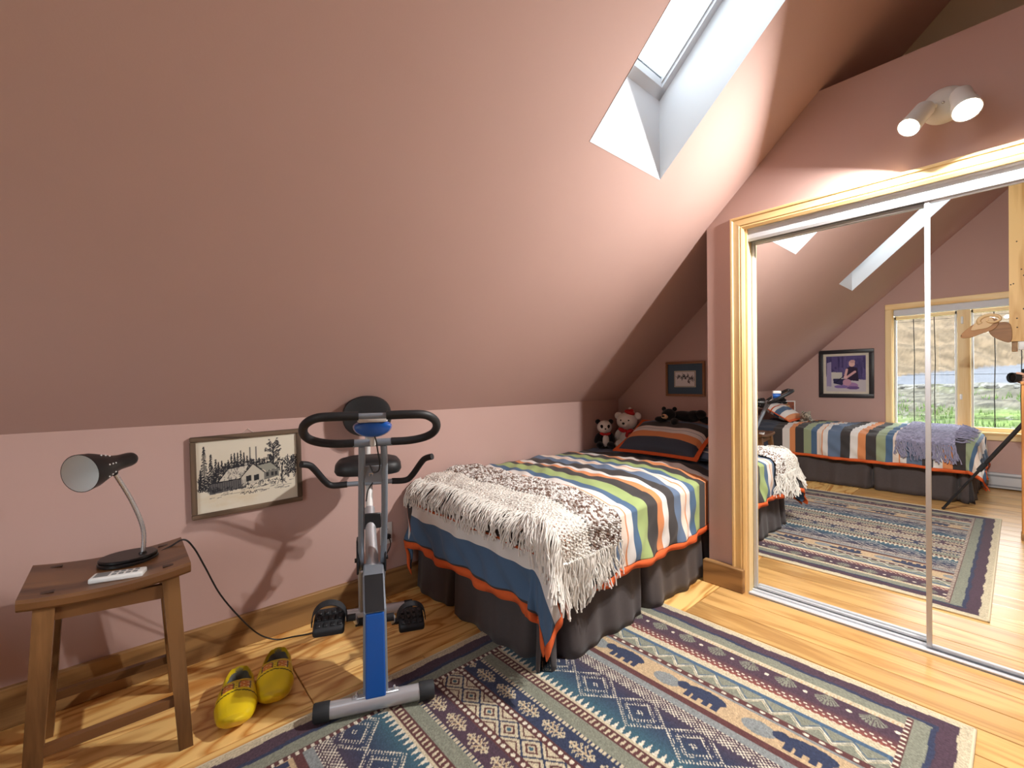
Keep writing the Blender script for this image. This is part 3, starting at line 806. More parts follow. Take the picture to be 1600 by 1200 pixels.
# ------------------------------------------------------------------ rug
def rug_color(X, Y):
    c0 = 0.985
    xm = c0 + np.abs(X - c0)
    left = X < c0
    c = {k: np.array(v, float) for k, v in dict(beige=(188, 176, 150), purple=(74, 56, 68), navy=(50, 57, 80), green=(124, 126, 112), maroon=(88, 54, 54), teal=(58, 88, 102), camel=(178, 154, 122), red=(134, 74, 64), blue=(70, 92, 116), grey=(126, 130, 130), white=(206, 198, 180)).items()}
    out = np.zeros(X.shape + (3,)); out[:] = c['green']
    def band(x0, x1, col): m = (xm >= x0) & (xm < x1); out[m] = c[col] if isinstance(col, str) else col
    def put(m, col): out[m] = c[col]
    fr = lambda v: v - np.floor(v)
    # centre diamonds
    band(0.985, 1.03, 'beige')
    p_ = (xm - 0.985) / 0.045; q_ = np.abs(fr(Y / 0.11) * 2 - 1)
    dd = p_ + q_
    z = (xm < 1.03)
    put(z & (np.abs(dd - 0.95) < 0.10), 'navy'); put(z & (np.abs(dd - 0.45) < 0.10), 'maroon'); put(z & (dd < 0.2), 'teal'); put(z & (np.abs(dd - 1.4) < 0.08), 'maroon')
    band(1.03, 1.06, 'maroon')
    put((xm >= 1.035) & (xm < 1.055) & (np.hypot((xm - 1.045) / 0.008, (fr(Y / 0.024) - 0.5) * 3.0) < 1), 'white')
    band(1.06, 1.14, 'navy'); m = (xm >= 1.06) & (xm < 1.14) & left; out[m] = c['purple']
    # oak leaves
    vv = fr(Y / 0.125) * 0.125 - 0.055; uu = xm - 1.10
    wv = 0.030 * np.clip(1 - (vv / 0.052) ** 2, 0, 1) * (0.62 + 0.38 * np.cos(vv * 330))
    inl = (np.abs(vv) < 0.052) & (xm >= 1.06) & (xm < 1.14)
    put(inl & (np.abs(np.abs(uu) - wv) < 0.0042), 'beige'); put(inl & (np.abs(uu) < 0.003), 'beige'); put(inl & (np.abs(uu) < wv * 0.8) & (fr((vv - np.abs(uu)) / 0.019) < 0.34), 'camel')
    band(1.14, 1.155, 'beige'); put((xm >= 1.14) & (xm < 1.155) & (fr(Y / 0.016) < 0.4), 'navy')
    band(1.155, 1.205, 'green')
    band(1.205, 1.245, 'maroon'); put((xm >= 1.212) & (xm < 1.238) & (fr(Y / 0.021 + 0.3 * (xm - 1.2) / 0.04) < 0.42), 'beige')
    band(1.245, 1.256, 'beige'); band(1.256, 1.29, 'teal')
    sp_ = np.abs(fr(Y / 0.026) - 0.5) * 2; put((xm >= 1.256) & (xm < 1.29) & (sp_ < 0.62 * (1 - ((xm - 1.262) / 0.03))), 'white')
    # dotted diamond field: teal to navy to purple
    z = (xm >= 1.29) & (xm < 1.51); t = np.clip((xm - 1.29) / 0.2, 0, 1)[..., None]
    g = np.where(t < 0.5, c['teal'] * (1 - 2 * t) + c['navy'] * 2 * t, c['navy'] * (2 - 2 * t) + c['purple'] * (2 * t - 1)); out[z] = g[z]
    pp = (xm - 1.385) / 0.085; qq = (fr(Y / 0.20) - 0.5) * 2 / 0.95; dd = np.abs(pp) + np.abs(qq)
    lu = (pp + qq) * 6.2; lv = (pp - qq) * 6.2
    dot = np.hypot(fr(lu) - 0.5, fr(lv) - 0.5) < 0.33
    contour = (np.abs(dd - 1.0) < 0.10) | (np.abs(dd - 0.62) < 0.09) | (dd < 0.2)
    put(z & dot & (contour | (xm > 1.455)), 'white')
    band(1.51, 1.545, 'grey'); band(1.545, 1.575, 'maroon'); band(1.575, 1.695, 'camel')
    # bears and bushes
    v = fr(Y / 0.34) * 0.34; u = xm - 1.635
    z = (xm >= 1.575) & (xm < 1.695)
    put(z & (((v - 0.25) / 0.055) ** 2 + ((u + 0.012) / 0.034) ** 2 < 1), 'grey')
    bear = (((v - 0.10) / 0.075) ** 2 + ((u - 0.006) / 0.030) ** 2 < 1) | (((v - 0.185) / 0.026) ** 2 + ((u - 0.004) / 0.022) ** 2 < 1)
    for lv_ in (0.05, 0.085, 0.125, 0.155): bear |= (np.abs(v - lv_) < 0.012) & (u > -0.046) & (u < 0.01)
    put(z & bear, 'navy'); put(z & (xm > 1.684), 'grey')
    band(1.695, 1.72, 'maroon'); put((xm >= 1.70) & (xm < 1.716) & (np.hypot((xm - 1.708) / 0.006, (fr(Y / 0.045) - 0.5) * 5) < 1), 'white')
    band(1.72, 1.79, 'green')
    zz = np.abs(fr(Y / 0.09) * 2 - 1)
    for k, cn in ((0.0, 'white'), (0.3, 'blue'), (-0.3, 'beige')):
        put((xm >= 1.72) & (xm < 1.79) & (np.abs((xm - 1.755) / 0.035 - (zz * 1.4 - 0.7) - k) < 0.075), cn)
    band(1.79, 1.81, 'blue'); band(1.81, 1.842, 'beige')
    put((xm >= 1.826) & (xm < 1.842) & (np.hypot((xm - 1.842) / 0.014, (fr(Y / 0.022) - 0.5) * 2.2) > 1) & (fr(Y / 0.022 + .5) < 0.25), 'camel')
    z = (xm >= 1.842) & (xm < 1.905); t = np.clip((xm - 1.842) / 0.063, 0, 1)[..., None]
    g = c['red'] * (1 - t) + c['purple'] * t; out[z] = g[z]
    put(z & (fr(xm / 0.016) < 0.42) & (fr(Y / 0.024 + 0.5 * (np.floor(xm / 0.016) % 2)) < 0.42) & (xm < 1.89), 'white')
    band(1.905, 1.985, 'purple')
    vv = fr(Y / 0.135) * 0.135 - 0.0675; uu = xm - 1.988; rr = np.hypot(vv, uu); th = np.arctan2(vv, -uu)
    fan = (xm >= 1.91) & (xm < 1.985) & (rr < 0.072 - 0.02 * np.abs(th)) & (np.abs(th) < 0.85)
    put(fan & (fr(th * 5.2) < 0.66), 'green'); put((xm >= 1.91) & (xm < 1.985) & (np.hypot(np.abs(vv) - 0.0675, (xm - 1.945)) < 0.008), 'white')
    band(1.985, 2.012, 'beige'); put((xm >= 1.985) & (xm < 2.0) & (fr(Y / 0.012) < 0.4), 'camel')
    band(2.012, 2.07, 'green')
    # end borders and outer border
    e = np.minimum(1.692 - Y, Y - 0.10)
    put((e < 0.16) & (xm < 2.06), 'maroon'); put((e < 0.16) & (xm < 2.06) & (fr(X / 0.024) < 0.4) & (e > 0.148), 'white')
    put((e < 0.142) & (xm < 2.07), 'green')
    wob = 0.006 * np.sin(Y * 28 + X * 31)
    e2 = np.minimum(e, 2.160 - xm) + wob * 0.5
    put(e2 < 0.098, 'navy'); put(e2 < 0.082, 'purple'); put(e2 < 0.034, 'beige')
    return out
nx, ny = 640, 440
X = np.linspace(-0.19, 2.160, nx); Y = np.linspace(0.10, 1.692, ny)
xx, yy = np.meshgrid(X, Y)
rc = rug_color(xx, yy) * (1 + 0.07 * rng.randn(ny, nx, 1))
P = np.stack([xx, yy, np.full_like(xx, 0.009) + 0.0006 * rng.rand(ny, nx)], -1)
attr_mat('rug_wool', 0.95, bump=0.3, bscale=500, sheen=0.15, spec=0.1, nvar=0.12)
rug = thing('area_rug', 'woven rug with lodge pattern bands in purple, blue, green and beige', 'rug', (0, 0, 0))
link('pile', grid_mesh('pile', P, lin(np.clip(rc, 0, 255))), 'rug_wool', rug)
mat('rug_binding', (206, 194, 166), 0.95, var=0.1, nscale=200)
q = MB()
q.rbox(-0.194, 2.164, 0.096, 0.106, 0, 0.0105, .003, 1); q.rbox(-0.194, 2.164, 1.686, 1.696, 0, 0.0105, .003, 1)
q.rbox(-0.194, -0.184, 0.096, 1.696, 0, 0.0105, .003, 1); q.rbox(2.154, 2.164, 0.096, 1.696, 0, 0.0105, .003, 1)
q.build('binding', 'rug_binding', rug)

# ------------------------------------------------------------------ stool with lamp and remote
mat('black_paint', (22, 22, 24), 0.35, var=0.1, spec=0.5)
mat('black_plastic', (30, 31, 34), 0.45, var=0.1)
mat('black_rubber', (36, 38, 42), 0.7, var=0.12, bump=0.15, bscale=400)
mat('foam_grip', (28, 30, 34), 0.55, var=0.1, bump=0.1, bscale=300)
mat('chrome', (216, 217, 220), 0.25, metal=0.75, var=0.02)
mat('white_plastic', (232, 233, 232), 0.4, var=0.02)
mat('grey_print', (120, 124, 126), 0.5, var=0.05)
mat('bulb_off', (240, 240, 236), 0.15, var=0.01)
wood('stool_leg', (76, 50, 28), (132, 94, 58), 0.35, ring=4, stretch=10, axis=2)
st = thing('saddle_stool', 'dark brown wooden saddle stool standing against the knee wall', 'stool', (-0.03, 2.02, 0))
rs = []
for i in range(21):
    x = -0.2 + 0.4 * i / 20
    z = 0.582 + 0.018 * (abs(x) / 0.2) ** 2
    hy = 0.172; t = 0.034; c = 0.008
    rs.append([(x, -hy, z - t + c), (x, -hy, z - c), (x, -hy + c, z), (x, hy - c, z), (x, hy, z - c), (x, hy, z - t + c), (x, hy - c, z - t), (x, -hy + c, z - t)])
q = MB(); q.rings(rs); q.build('seat', 'stool_wood', st, smooth=30)
def leg(xt, yt, xb, yb, zt=0.572):
    q = MB(); a, c = 0.023, 0.019
    q.hexa([(xb - c, yb - c, 0), (xb + c, yb - c, 0), (xb + c, yb + c, 0), (xb - c, yb + c, 0)], [(xt - a, yt - a, zt), (xt + a, yt - a, zt), (xt + a, yt + a, zt), (xt - a, yt + a, zt)])
    q.build('leg', 'stool_leg', st, smooth=0)
for sx in (-1, 1):
    for sy in (-1, 1): leg(sx * 0.145, sy * 0.135, sx * 0.178, sy * 0.185)
def bar(p, q_, hw, hh, nm, m='stool_wood'):
    p, q_ = Vector(p), Vector(q_); d = (q_ - p).normalized(); sdv = d.cross(Vector((0, 0, 1))).normalized() * hw; u = Vector((0, 0, hh))
    k = MB(); k.hexa([p - sdv - u, p + sdv - u, p + sdv + u, p - sdv + u], [q_ - sdv - u, q_ + sdv - u, q_ + sdv + u, q_ - sdv + u]); k.build(nm, m, st, smooth=0)
bar((-0.14, -0.137, 0.535), (0.14, -0.137, 0.515), 0.010, 0.022, 'apron'); bar((-0.14, 0.137, 0.535), (0.14, 0.137, 0.515), 0.010, 0.022, 'apron')
bar((-0.146, -0.12, 0.535), (-0.146, 0.12, 0.535), 0.010, 0.022, 'apron'); bar((0.146, -0.12, 0.535), (0.146, 0.12, 0.515), 0.010, 0.022, 'apron')
bar((-0.17, -0.172, 0.155), (0.17, -0.172, 0.155), 0.011, 0.014, 'stretcher'); bar((-0.17, 0.172, 0.135), (0.17, 0.172, 0.135), 0.011, 0.014, 'stretcher')
bar((-0.165, -0.16, 0.24), (-0.165, 0.16, 0.24), 0.011, 0.014, 'stretcher'); bar((0.165, -0.16, 0.24), (0.165, 0.16, 0.24), 0.011, 0.014, 'stretcher')
for sx in (-1, 1):
    for sy in (-1, 1):
        q = MB(); x, y = sx * 0.145, sy * 0.125; z = 0.582 + 0.018 * (0.145 / 0.2) ** 2
        q.rbox(x - 0.018, x + 0.018, y - 0.010, y + 0.010, z - 0.004, z + 0.0015, 0.001, 1); q.build('tenon', 'dark_wood', st, smooth=0)

lp = thing('desk_lamp', 'black gooseneck desk lamp with perforated cone shade on the stool', 'lamp', (0.012, 2.065, 0.5825))
q = MB()
for z0, z1, k in ((0.0, 0.012, 1.0), (0.013, 0.024, 0.97)):
    q.rings([[(0.083 * k * s_ * math.cos(2 * PI * i / 40), 0.068 * k * s_ * math.sin(2 * PI * i / 40), z) for i in range(40)] for s_, z in ((0.96, z0), (1, z0 + 0.003), (1, z1 - 0.003), (0.96, z1))])
q.build('base', 'black_paint', lp)
def bez(pts, n=24):
    pts = [Vector(p) for p in pts]; out = []
    m = len(pts)
    for i in range(m - 1):
        p0, p1, p2, p3 = pts[max(i - 1, 0)], pts[i], pts[i + 1], pts[min(i + 2, m - 1)]
        for k in range(n // (m - 1)):
            t = k / (n // (m - 1))
            out.append(0.5 * ((2 * p1) + (p2 - p0) * t + (2 * p0 - 5 * p1 + 4 * p2 - p3) * t * t + (3 * p1 - p0 - 3 * p2 + p3) * t ** 3))
    out.append(pts[-1]); return out
off = Vector(lp.location)
def L_(x, y, z): return tuple(Vector((x, y, z)) - off)
q = MB(); pts = bez([L_(0.05, 2.05, 0.596), L_(0.052, 2.05, 0.69), L_(0.022, 2.03, 0.80), L_(-0.02, 2.005, 0.905)], 60)
q.tube(pts, [0.0068 + 0.0007 * (i % 2) for i in range(len(pts))], 12); q.build('gooseneck', 'chrome', lp, smooth=70)
q = MB(); q.lathe([(0.012, 0), (0.012, 0.012), (0.009, 0.018)], 16, Matrix.Translation(L_(0.05, 2.05, 0.595))); q.build('collar', 'black_paint', lp)
tail, mouth = Vector(L_(0.028, 2.075, 0.942)), Vector(L_(-0.100, 1.925, 0.928))
ax = (mouth - tail).normalized(); LS = (mouth - tail).length
RM = ax.to_track_quat('Z', 'Y').to_matrix().to_4x4(); RM.translation = tail
prof_o = [(0.004, -0.006), (0.016, -0.003), (0.022, 0.006), (0.0245, 0.02), (0.0255, 0.06), (0.031, 0.09), (0.045, 0.13), (0.056, 0.165), (0.060, LS)]
prof_i = [(0.058, LS), (0.054, 0.165), (0.043, 0.13), (0.029, 0.09), (0.02, 0.06), (0.002, 0.058)]
q = MB(); q.lathe(prof_o + [(0.058, LS)], 36, RM, cap=False); shade = q.build('shade', 'black_paint', lp, smooth=60)
q = MB(); q.lathe(prof_i, 36, RM, cap=False); q.build('shade_lining', 'white_plastic', shade, smooth=60)
q = MB(); q.ball(tuple(tail + ax * 0.098), 0.021, 16, 10); q.build('bulb', 'bulb_off', lp)
q = MB()
for k in range(8):
    th = 2 * PI * k / 8 + 0.3
    for zz, rr in ((0.112, 0.0388), (0.130, 0.0457), (0.148, 0.0513)):
        c = RM @ Vector((rr * math.cos(th), rr * math.sin(th), zz)); q.ball(tuple(c), 0.0027, 8, 6)
q.build('vent_holes', 'white_plastic', shade)['kind'] = 'stuff'
q = MB(); q.ball(tuple(L_(-0.022, 2.004, 0.908)), 0.011, 12, 8); q.build('swivel', 'black_paint', lp)
# cord from base across the seat to the floor and on to the outlet
cord = [(0.085, 2.085, 0.582), (0.13, 2.10, 0.595), (0.172, 2.10, 0.611), (0.205, 2.12, 0.565), (0.242, 2.15, 0.474), (0.302, 2.2, 0.321), (0.39, 2.25, 0.162), (0.46, 2.285, 0.06), (0.53, 2.29, 0.008), (0.60, 2.268, 0.004), (0.68, 2.24, 0.004), (0.80, 2.25, 0.004), (0.90, 2.285, 0.004), (0.98, 2.31, 0.03), (1.05, 2.32, 0.14), (1.085, 2.325, 0.225), (1.122, 2.325, 0.29), (1.115, 2.325, 0.335)]
q = MB(); q.tube([tuple(p - off) for p in bez(cord, 136)], 0.0032, 8); q.build('power_cord', 'black_plastic', lp)
q = MB(); q.rbox(1.100, 1.128, 2.325, 2.352, 0.327, 0.351, 0.004, 2); q.build('plug', 'black_plastic', lp, loc=-off)

rm = thing('remote_control', 'white remote control lying on the stool in front of the desk lamp', 'remote', (-0.014, 1.912, 0.5822), math.radians(-17))
q = MB(); q.rbox(-0.068, 0.068, -0.026, 0.026, 0, 0.017, 0.005, 3); q.build('case', 'white_plastic', rm)
q = MB(); q.rbox(-0.058, -0.022, -0.018, 0.018, 0.016, 0.0178, 0.0005, 1); q.build('display', 'grey_print', rm)
for i in range(4):
    for j in range(2):
        q = MB(); x = -0.008 + i * 0.018; y = -0.010 + j * 0.02; q.rbox(x - 0.006, x + 0.006, y - 0.005, y + 0.005, 0.016, 0.0188, 0.001, 1); q.build('button', 'grey_print', rm)

# ------------------------------------------------------------------ framed pictures
attr_mat('print', 0.7, spec=0.3)
mat('string', (220, 206, 196), 0.9)
def ink_house():
    w, h = 230, 156; c = Canvas(w, h, (222, 214, 196)); r = random.Random(4)
    for i in range(60): c.ell(r.uniform(10, 120), r.uniform(118, 146), r.uniform(6, 26), r.uniform(2, 6), (214, 198, 168), 0.10)
    ink = (38, 38, 44)
    def conifer(x, yb, ht, wd):
        c.line(x, yb, x, yb - ht, 0.9, ink)
        n = int(ht / 3)
        for i in range(n):
            t = i / n; y = yb - ht * (1 - t); ww = wd * (0.15 + 0.85 * t)
            for sgn in (-1, 1): c.line(x, y, x + sgn * ww * r.uniform(.6, 1), y + r.uniform(1, 4), 0.9, ink, 0.85)
    def scrib(x0, x1, y0, y1, n, al=0.8):
        for i in range(n):
            x = r.uniform(x0, x1); y = r.uniform(y0, y1); c.line(x, y, x + r.uniform(-4, 4), y + r.uniform(-5, 3), 0.9, ink, al)
    conifer(16, 108, 96, 13); conifer(30, 106, 76, 11); conifer(8, 106, 45, 8); conifer(40, 104, 62, 10)
    for x in range(46, 150, 7): conifer(x, 78 - (x % 3), 26 + 20 * math.exp(-((x - 92) / 22) ** 2) + r.uniform(-4, 6), 7)
    for x in (116, 130): c.line(x, 60, x, 24, 1.5, (90, 88, 88), 0.8)
    scrib(30, 60, 60, 108, 150); scrib(2, 42, 76, 110, 150); scrib(60, 170, 52, 72, 260); scrib(150, 185, 58, 84, 90)
    # bare tree
    c.line(172, 92, 171, 26, 1.4, ink)
    for i in range(60):
        y = r.uniform(20, 62); sgn = r.choice((-1, 1)); L = 20 * (1 - abs(y - 40) / 45); x2 = 171 + sgn * L * r.uniform(.4, 1); y2 = y - r.uniform(4, 14)
        c.line(171, y, x2, y2, 0.7, ink, 0.7); c.ell(x2, y2, 2.4, 1.8, ink, 0.55)
    for cx, cy, n in ((192, 78, 80), (218, 74, 170), (212, 84, 90)):
        scrib(cx - 14, cx + 14, cy - 22, cy + 20, n)
    c.line(190, 108, 192, 68, 1.6, ink)
    # house: left long roof, gable, right wing
    c.poly([(42, 94), (66, 66), (112, 62), (96, 88)], (206, 200, 186)); c.poly([(26, 94), (104, 92), (104, 112), (26, 118)], (96, 94, 94))
    c.poly([(96, 90), (122, 62), (148, 84), (148, 104), (96, 110)], (198, 192, 178)); c.poly([(130, 66), (164, 62), (180, 78), (152, 82)], (150, 150, 138))
    c.poly([(148, 84), (184, 78), (184, 96), (148, 102)], (120, 118, 112))
    for x in range(28, 104, 5): c.line(x, 95, x, 113, 0.8, ink, 0.8)
    for (a, b, d, e) in ((90, 93, 122, 61), (122, 61, 149, 84), (42, 94, 66, 66), (66, 66, 112, 62), (26, 94, 94, 91), (130, 66, 164, 62), (164, 62, 182, 78)): c.line(a, b, d, e, 1.2, ink)
    for x in (112, 130): c.poly([(x - 6, 88), (x + 6, 86), (x + 6, 99), (x - 6, 101)], (44, 44, 48))
    for x in (156, 168, 177): c.poly([(x - 3, 86), (x + 3, 85), (x + 3, 94), (x - 3, 95)], (50, 50, 52))
    c.ell(106, 60, 4, 3, (170, 165, 155)); scrib(44, 104, 68, 90, 60, 0.4)
    scrib(20, 200, 104, 116, 150, 0.6)
    for i in range(46): x = r.uniform(20, 210); y = r.uniform(108, 128); c.line(x, y, x + r.uniform(6, 24), y - r.uniform(0, 3), 0.6, ink, 0.45)
    # artist's scribbled signature
    px, py = 92, 126
    for i in range(26): nx_, ny_ = px + r.uniform(.4, 2.4), 125 + r.uniform(-3, 3); c.line(px, py, nx_, ny_, 0.7, ink, 0.8); px, py = nx_, ny_
    return c
def frame_bars(par, w, h, fw, dep, m, nm='frame_bar', r=0.003, mat_z=None):
    """four bars round a w x h opening, local X right, Z up, wall at y=0, front at y=-dep"""
    for sgn in (-1, 1):
        q = MB(); q.rbox(-w / 2 - fw, w / 2 + fw, -dep, 0, min(sgn * h / 2, sgn * (h / 2 + fw)), max(sgn * h / 2, sgn * (h / 2 + fw)), r, 2); q.build(nm, m, par)
        q = MB(); q.rbox(min(sgn * w / 2, sgn * (w / 2 + fw)), max(sgn * w / 2, sgn * (w / 2 + fw)), -dep, 0, -h / 2, h / 2, r, 2); q.build(nm, mat_z or m, par)
wood('frame_bark_z', (62, 48, 38), (112, 92, 74), 0.8, ring=12, axis=2)
p1 = thing('framed_picture', 'ink drawing of a log house in a rough wooden frame on the knee wall', 'picture', (0.442, Y0, 0.798))
p1.rotation_euler = (0, math.radians(-0.9), 0)
frame_bars(p1, 0.405, 0.315, 0.021, 0.022, 'frame_bark', mat_z='frame_bark_z', r=0.005)
link('drawing', ink_house().mesh('drawing', 0.405, 0.315), 'print', p1, loc=(0, -0.009, 0))
q = MB(); q.box(-0.21, 0.21, -0.008, -0.001, -0.165, 0.165); q.build('backing', 'white_plastic', p1, smooth=0)
q = MB(); q.tube([(-0.022, -0.004, 0.177), (0.0, -0.003, 0.196), (0.024, -0.004, 0.177)], 0.0012, 6); q.tube([(0, 0, 0.196), (0, -0.008, 0.197)], 0.002, 6); q.build('hanging_string', 'string', p1)

mat('gold_brown', (142, 98, 66), 0.4, var=0.15, nscale=60, metal=0.2)
mat('blue_mat', (70, 92, 112), 0.85, var=0.1, nscale=120)
mat('ivory', (214, 206, 190), 0.7)
p2 = thing('framed_picture', 'small print with blue mat in a gilt brown frame above the alcove bed', 'picture', (XEND, 1.727, 1.208), -PI / 2)
frame_bars(p2, 0.285, 0.235, 0.018, 0.020, 'gold_brown')
q = MB(); q.box(-0.145, 0.145, -0.010, -0.002, -0.12, 0.12); q.build('mat_board', 'blue_mat', p2, smooth=0)
q = MB(); q.box(-0.088, 0.088, -0.0112, -0.009, -0.064, 0.064); q.build('bevel', 'ivory', p2, smooth=0)
c = Canvas(110, 80, (224, 222, 226)); r = random.Random(2)
for cx, cy in ((20, 26), (38, 30), (48, 20), (56, 30), (72, 22), (86, 34), (96, 38), (76, 50)):
    for i in range(22): x, y = cx + r.gauss(0, 4), cy + r.gauss(0, 6); c.line(x, y, x + r.uniform(-4, 4), y + r.uniform(2, 8), 1.1, (46, 44, 56), 0.8)
c.line(0, 0, 109, 0, 2, (50, 50, 60)); c.line(0, 79, 109, 79, 2, (50, 50, 60)); c.line(0, 0, 0, 79, 2, (50, 50, 60)); c.line(109, 0, 109, 79, 2, (50, 50, 60))
link('art_print', c.mesh('art_print', 0.164, 0.116), 'print', p2, loc=(0, -0.0125, 0))

mat('dark_frame', (40, 38, 42), 0.4)
p3 = thing('framed_picture', 'framed violet toned photograph of a seated person on the window wall', 'picture', (XW, 1.50, 1.262), PI / 2)
frame_bars(p3, 0.49, 0.53, 0.05, 0.025, 'dark_frame')
q = MB(); q.box(-0.25, 0.25, -0.010, -0.002, -0.27, 0.27); q.build('mat_board', 'ivory', p3, smooth=0)
c = Canvas(130, 130, (92, 80, 132)); r = random.Random(9)
for i in range(70): x = r.uniform(0, 130); c.line(x, r.uniform(0, 60), x + r.uniform(-3, 3), r.uniform(40, 90), r.uniform(1, 4), r.choice([(70, 60, 112), (112, 100, 150), (84, 74, 120), (60, 52, 96)]), 0.6)
c.poly([(0, 88), (130, 74), (130, 130), (0, 130)], (196, 190, 196)); c.poly([(76, 60), (118, 58), (118, 82), (76, 86)], (206, 204, 196))
c.poly([(112, 20), (126, 24), (128, 110), (112, 112)], (160, 150, 186)); c.poly([(62, 84), (106, 82), (104, 100), (56, 112)], (50, 46, 84))
c.poly([(26, 46), (46, 36), (62, 46), (60, 88), (22, 92)], (50, 36, 62)); c.ell(44, 28, 10, 12, (226, 184, 176)); c.ell(42, 21, 9, 6, (200, 160, 160))
c.line(34, 58, 58, 76, 4, (214, 166, 170)); c.line(60, 50, 66, 76, 4, (220, 176, 176)); c.ell(64, 78, 7, 6, (226, 186, 184)); c.line(70, 72, 98, 98, 1.6, (40, 34, 60))
c.ell(50, 108, 26, 12, (168, 130, 176)); c.ell(60, 96, 14, 12, (196, 150, 172)); c.ell(40, 116, 20, 6, (112, 84, 140)); c.ell(80, 112, 22, 6, (132, 110, 170))
link('photo_print', c.mesh('photo_print', 0.425, 0.465), 'print', p3, loc=(0, -0.0125, 0))

# ------------------------------------------------------------------ exercise bike (front faces the camera)
mat('bike_blue', (16, 86, 172), 0.3, var=0.05, coat=0.4)
mat('bike_grey', (140, 150, 162), 0.35, metal=0.35, var=0.03)
mat('bike_silver', (190, 192, 198), 0.3, metal=0.5, var=0.03)
mat('bike_white', (226, 224, 222), 0.4, var=0.02)
mat('vinyl_black', (30, 31, 34), 0.5, var=0.1, bump=0.1, bscale=250)
bk = thing('exercise_bike', 'upright folding exercise bike with blue housing and black handlebars', 'exercise bike', (0.684, 1.549, 0.0105), math.radians(-23.9))
def bp(mb, nm, m, par=bk, smooth=40): return mb.build(nm, m, par, smooth=smooth)
q = MB(); q.tube([(-0.165, 0, 0.032), (0.165, 0, 0.032)], 0.028, 20); ff = bp(q, 'front_stabilizer', 'bike_silver')
for sx in (-1, 1):
    q = MB(); n = 28
    q.rings([[(sx * x, rr * (1 + 0.05 * (k % 2)) * math.cos(2 * PI * k / n), 0.032 + rr * (1 + 0.05 * (k % 2)) * math.sin(2 * PI * k / n)) for k in range(n)] for x, rr in ((0.155, 0.0295), (0.158, 0.0305), (0.205, 0.0305), (0.21, 0.027))]); bp(q, 'end_cap', 'black_rubber', ff)
for sx in (-1, 1):
    q = MB(); q.lathe([(0.006, 0), (0.006, 0.012), (0.003, 0.018)], 10, Matrix.Translation((sx * 0.066, 0, 0.058))); bp(q, 'bolt', 'chrome', ff)
q = MB(); q.rbox(-0.082, 0.082, -0.012, 0.012, 0.055, 0.062, 0.003, 1); bp(q, 'mount_plate', 'bike_silver', ff)
# rear stabilizer
q = MB(); q.tube([(-0.19, 0.67, 0.032), (0.15, 0.67, 0.032)], 0.026, 18); rf = bp(q, 'rear_stabilizer', 'bike_silver')
for x0, x1 in ((-0.225, -0.185), (0.145, 0.185)):
    q = MB(); q.tube([(x0, 0.67, 0.032), (x1, 0.67, 0.032)], 0.029, 18); bp(q, 'end_cap', 'black_rubber', rf)
# housing: front column then slanted back top
def hsec(z, y0, y1, hw, x=0.0): return [(x - hw, y0, z), (x + hw, y0, z), (x + hw, y1, z), (x - hw, y1, z)]
q = MB(); q.rings([hsec(0.055, -0.006, 0.14, 0.044), hsec(0.20, 0.008, 0.30, 0.043), hsec(0.35, 0.022, 0.32, 0.041), hsec(0.432, 0.15, 0.28, 0.041, -0.004)])
me_o = bp(q, 'housing', 'bike_grey', smooth=0)
md = me_o.modifiers.new('soft_edges', 'BEVEL'); md.width = 0.007; md.segments = 2
q = MB(); q.hexa([(-0.036, -0.018, 0.052), (0.036, -0.018, 0.052), (0.036, -0.006, 0.052), (-0.036, -0.006, 0.052)], [(-0.033, 0.011, 0.345), (0.033, 0.011, 0.345), (0.033, 0.022, 0.345), (-0.033, 0.022, 0.345)])
o = bp(q, 'blue_cover', 'bike_blue', me_o, 0); md = o.modifiers.new('soft_edges', 'BEVEL'); md.width = 0.006; md.segments = 3
q = MB(); q.hexa([(-0.034, 0.010, 0.352), (0.034, 0.010, 0.352), (0.034, 0.024, 0.345), (-0.034, 0.024, 0.345)], [(-0.038, 0.146, 0.434), (0.032, 0.146, 0.434), (0.032, 0.152, 0.425), (-0.038, 0.152, 0.425)])
o = bp(q, 'black_panel', 'black_plastic', me_o, 0)
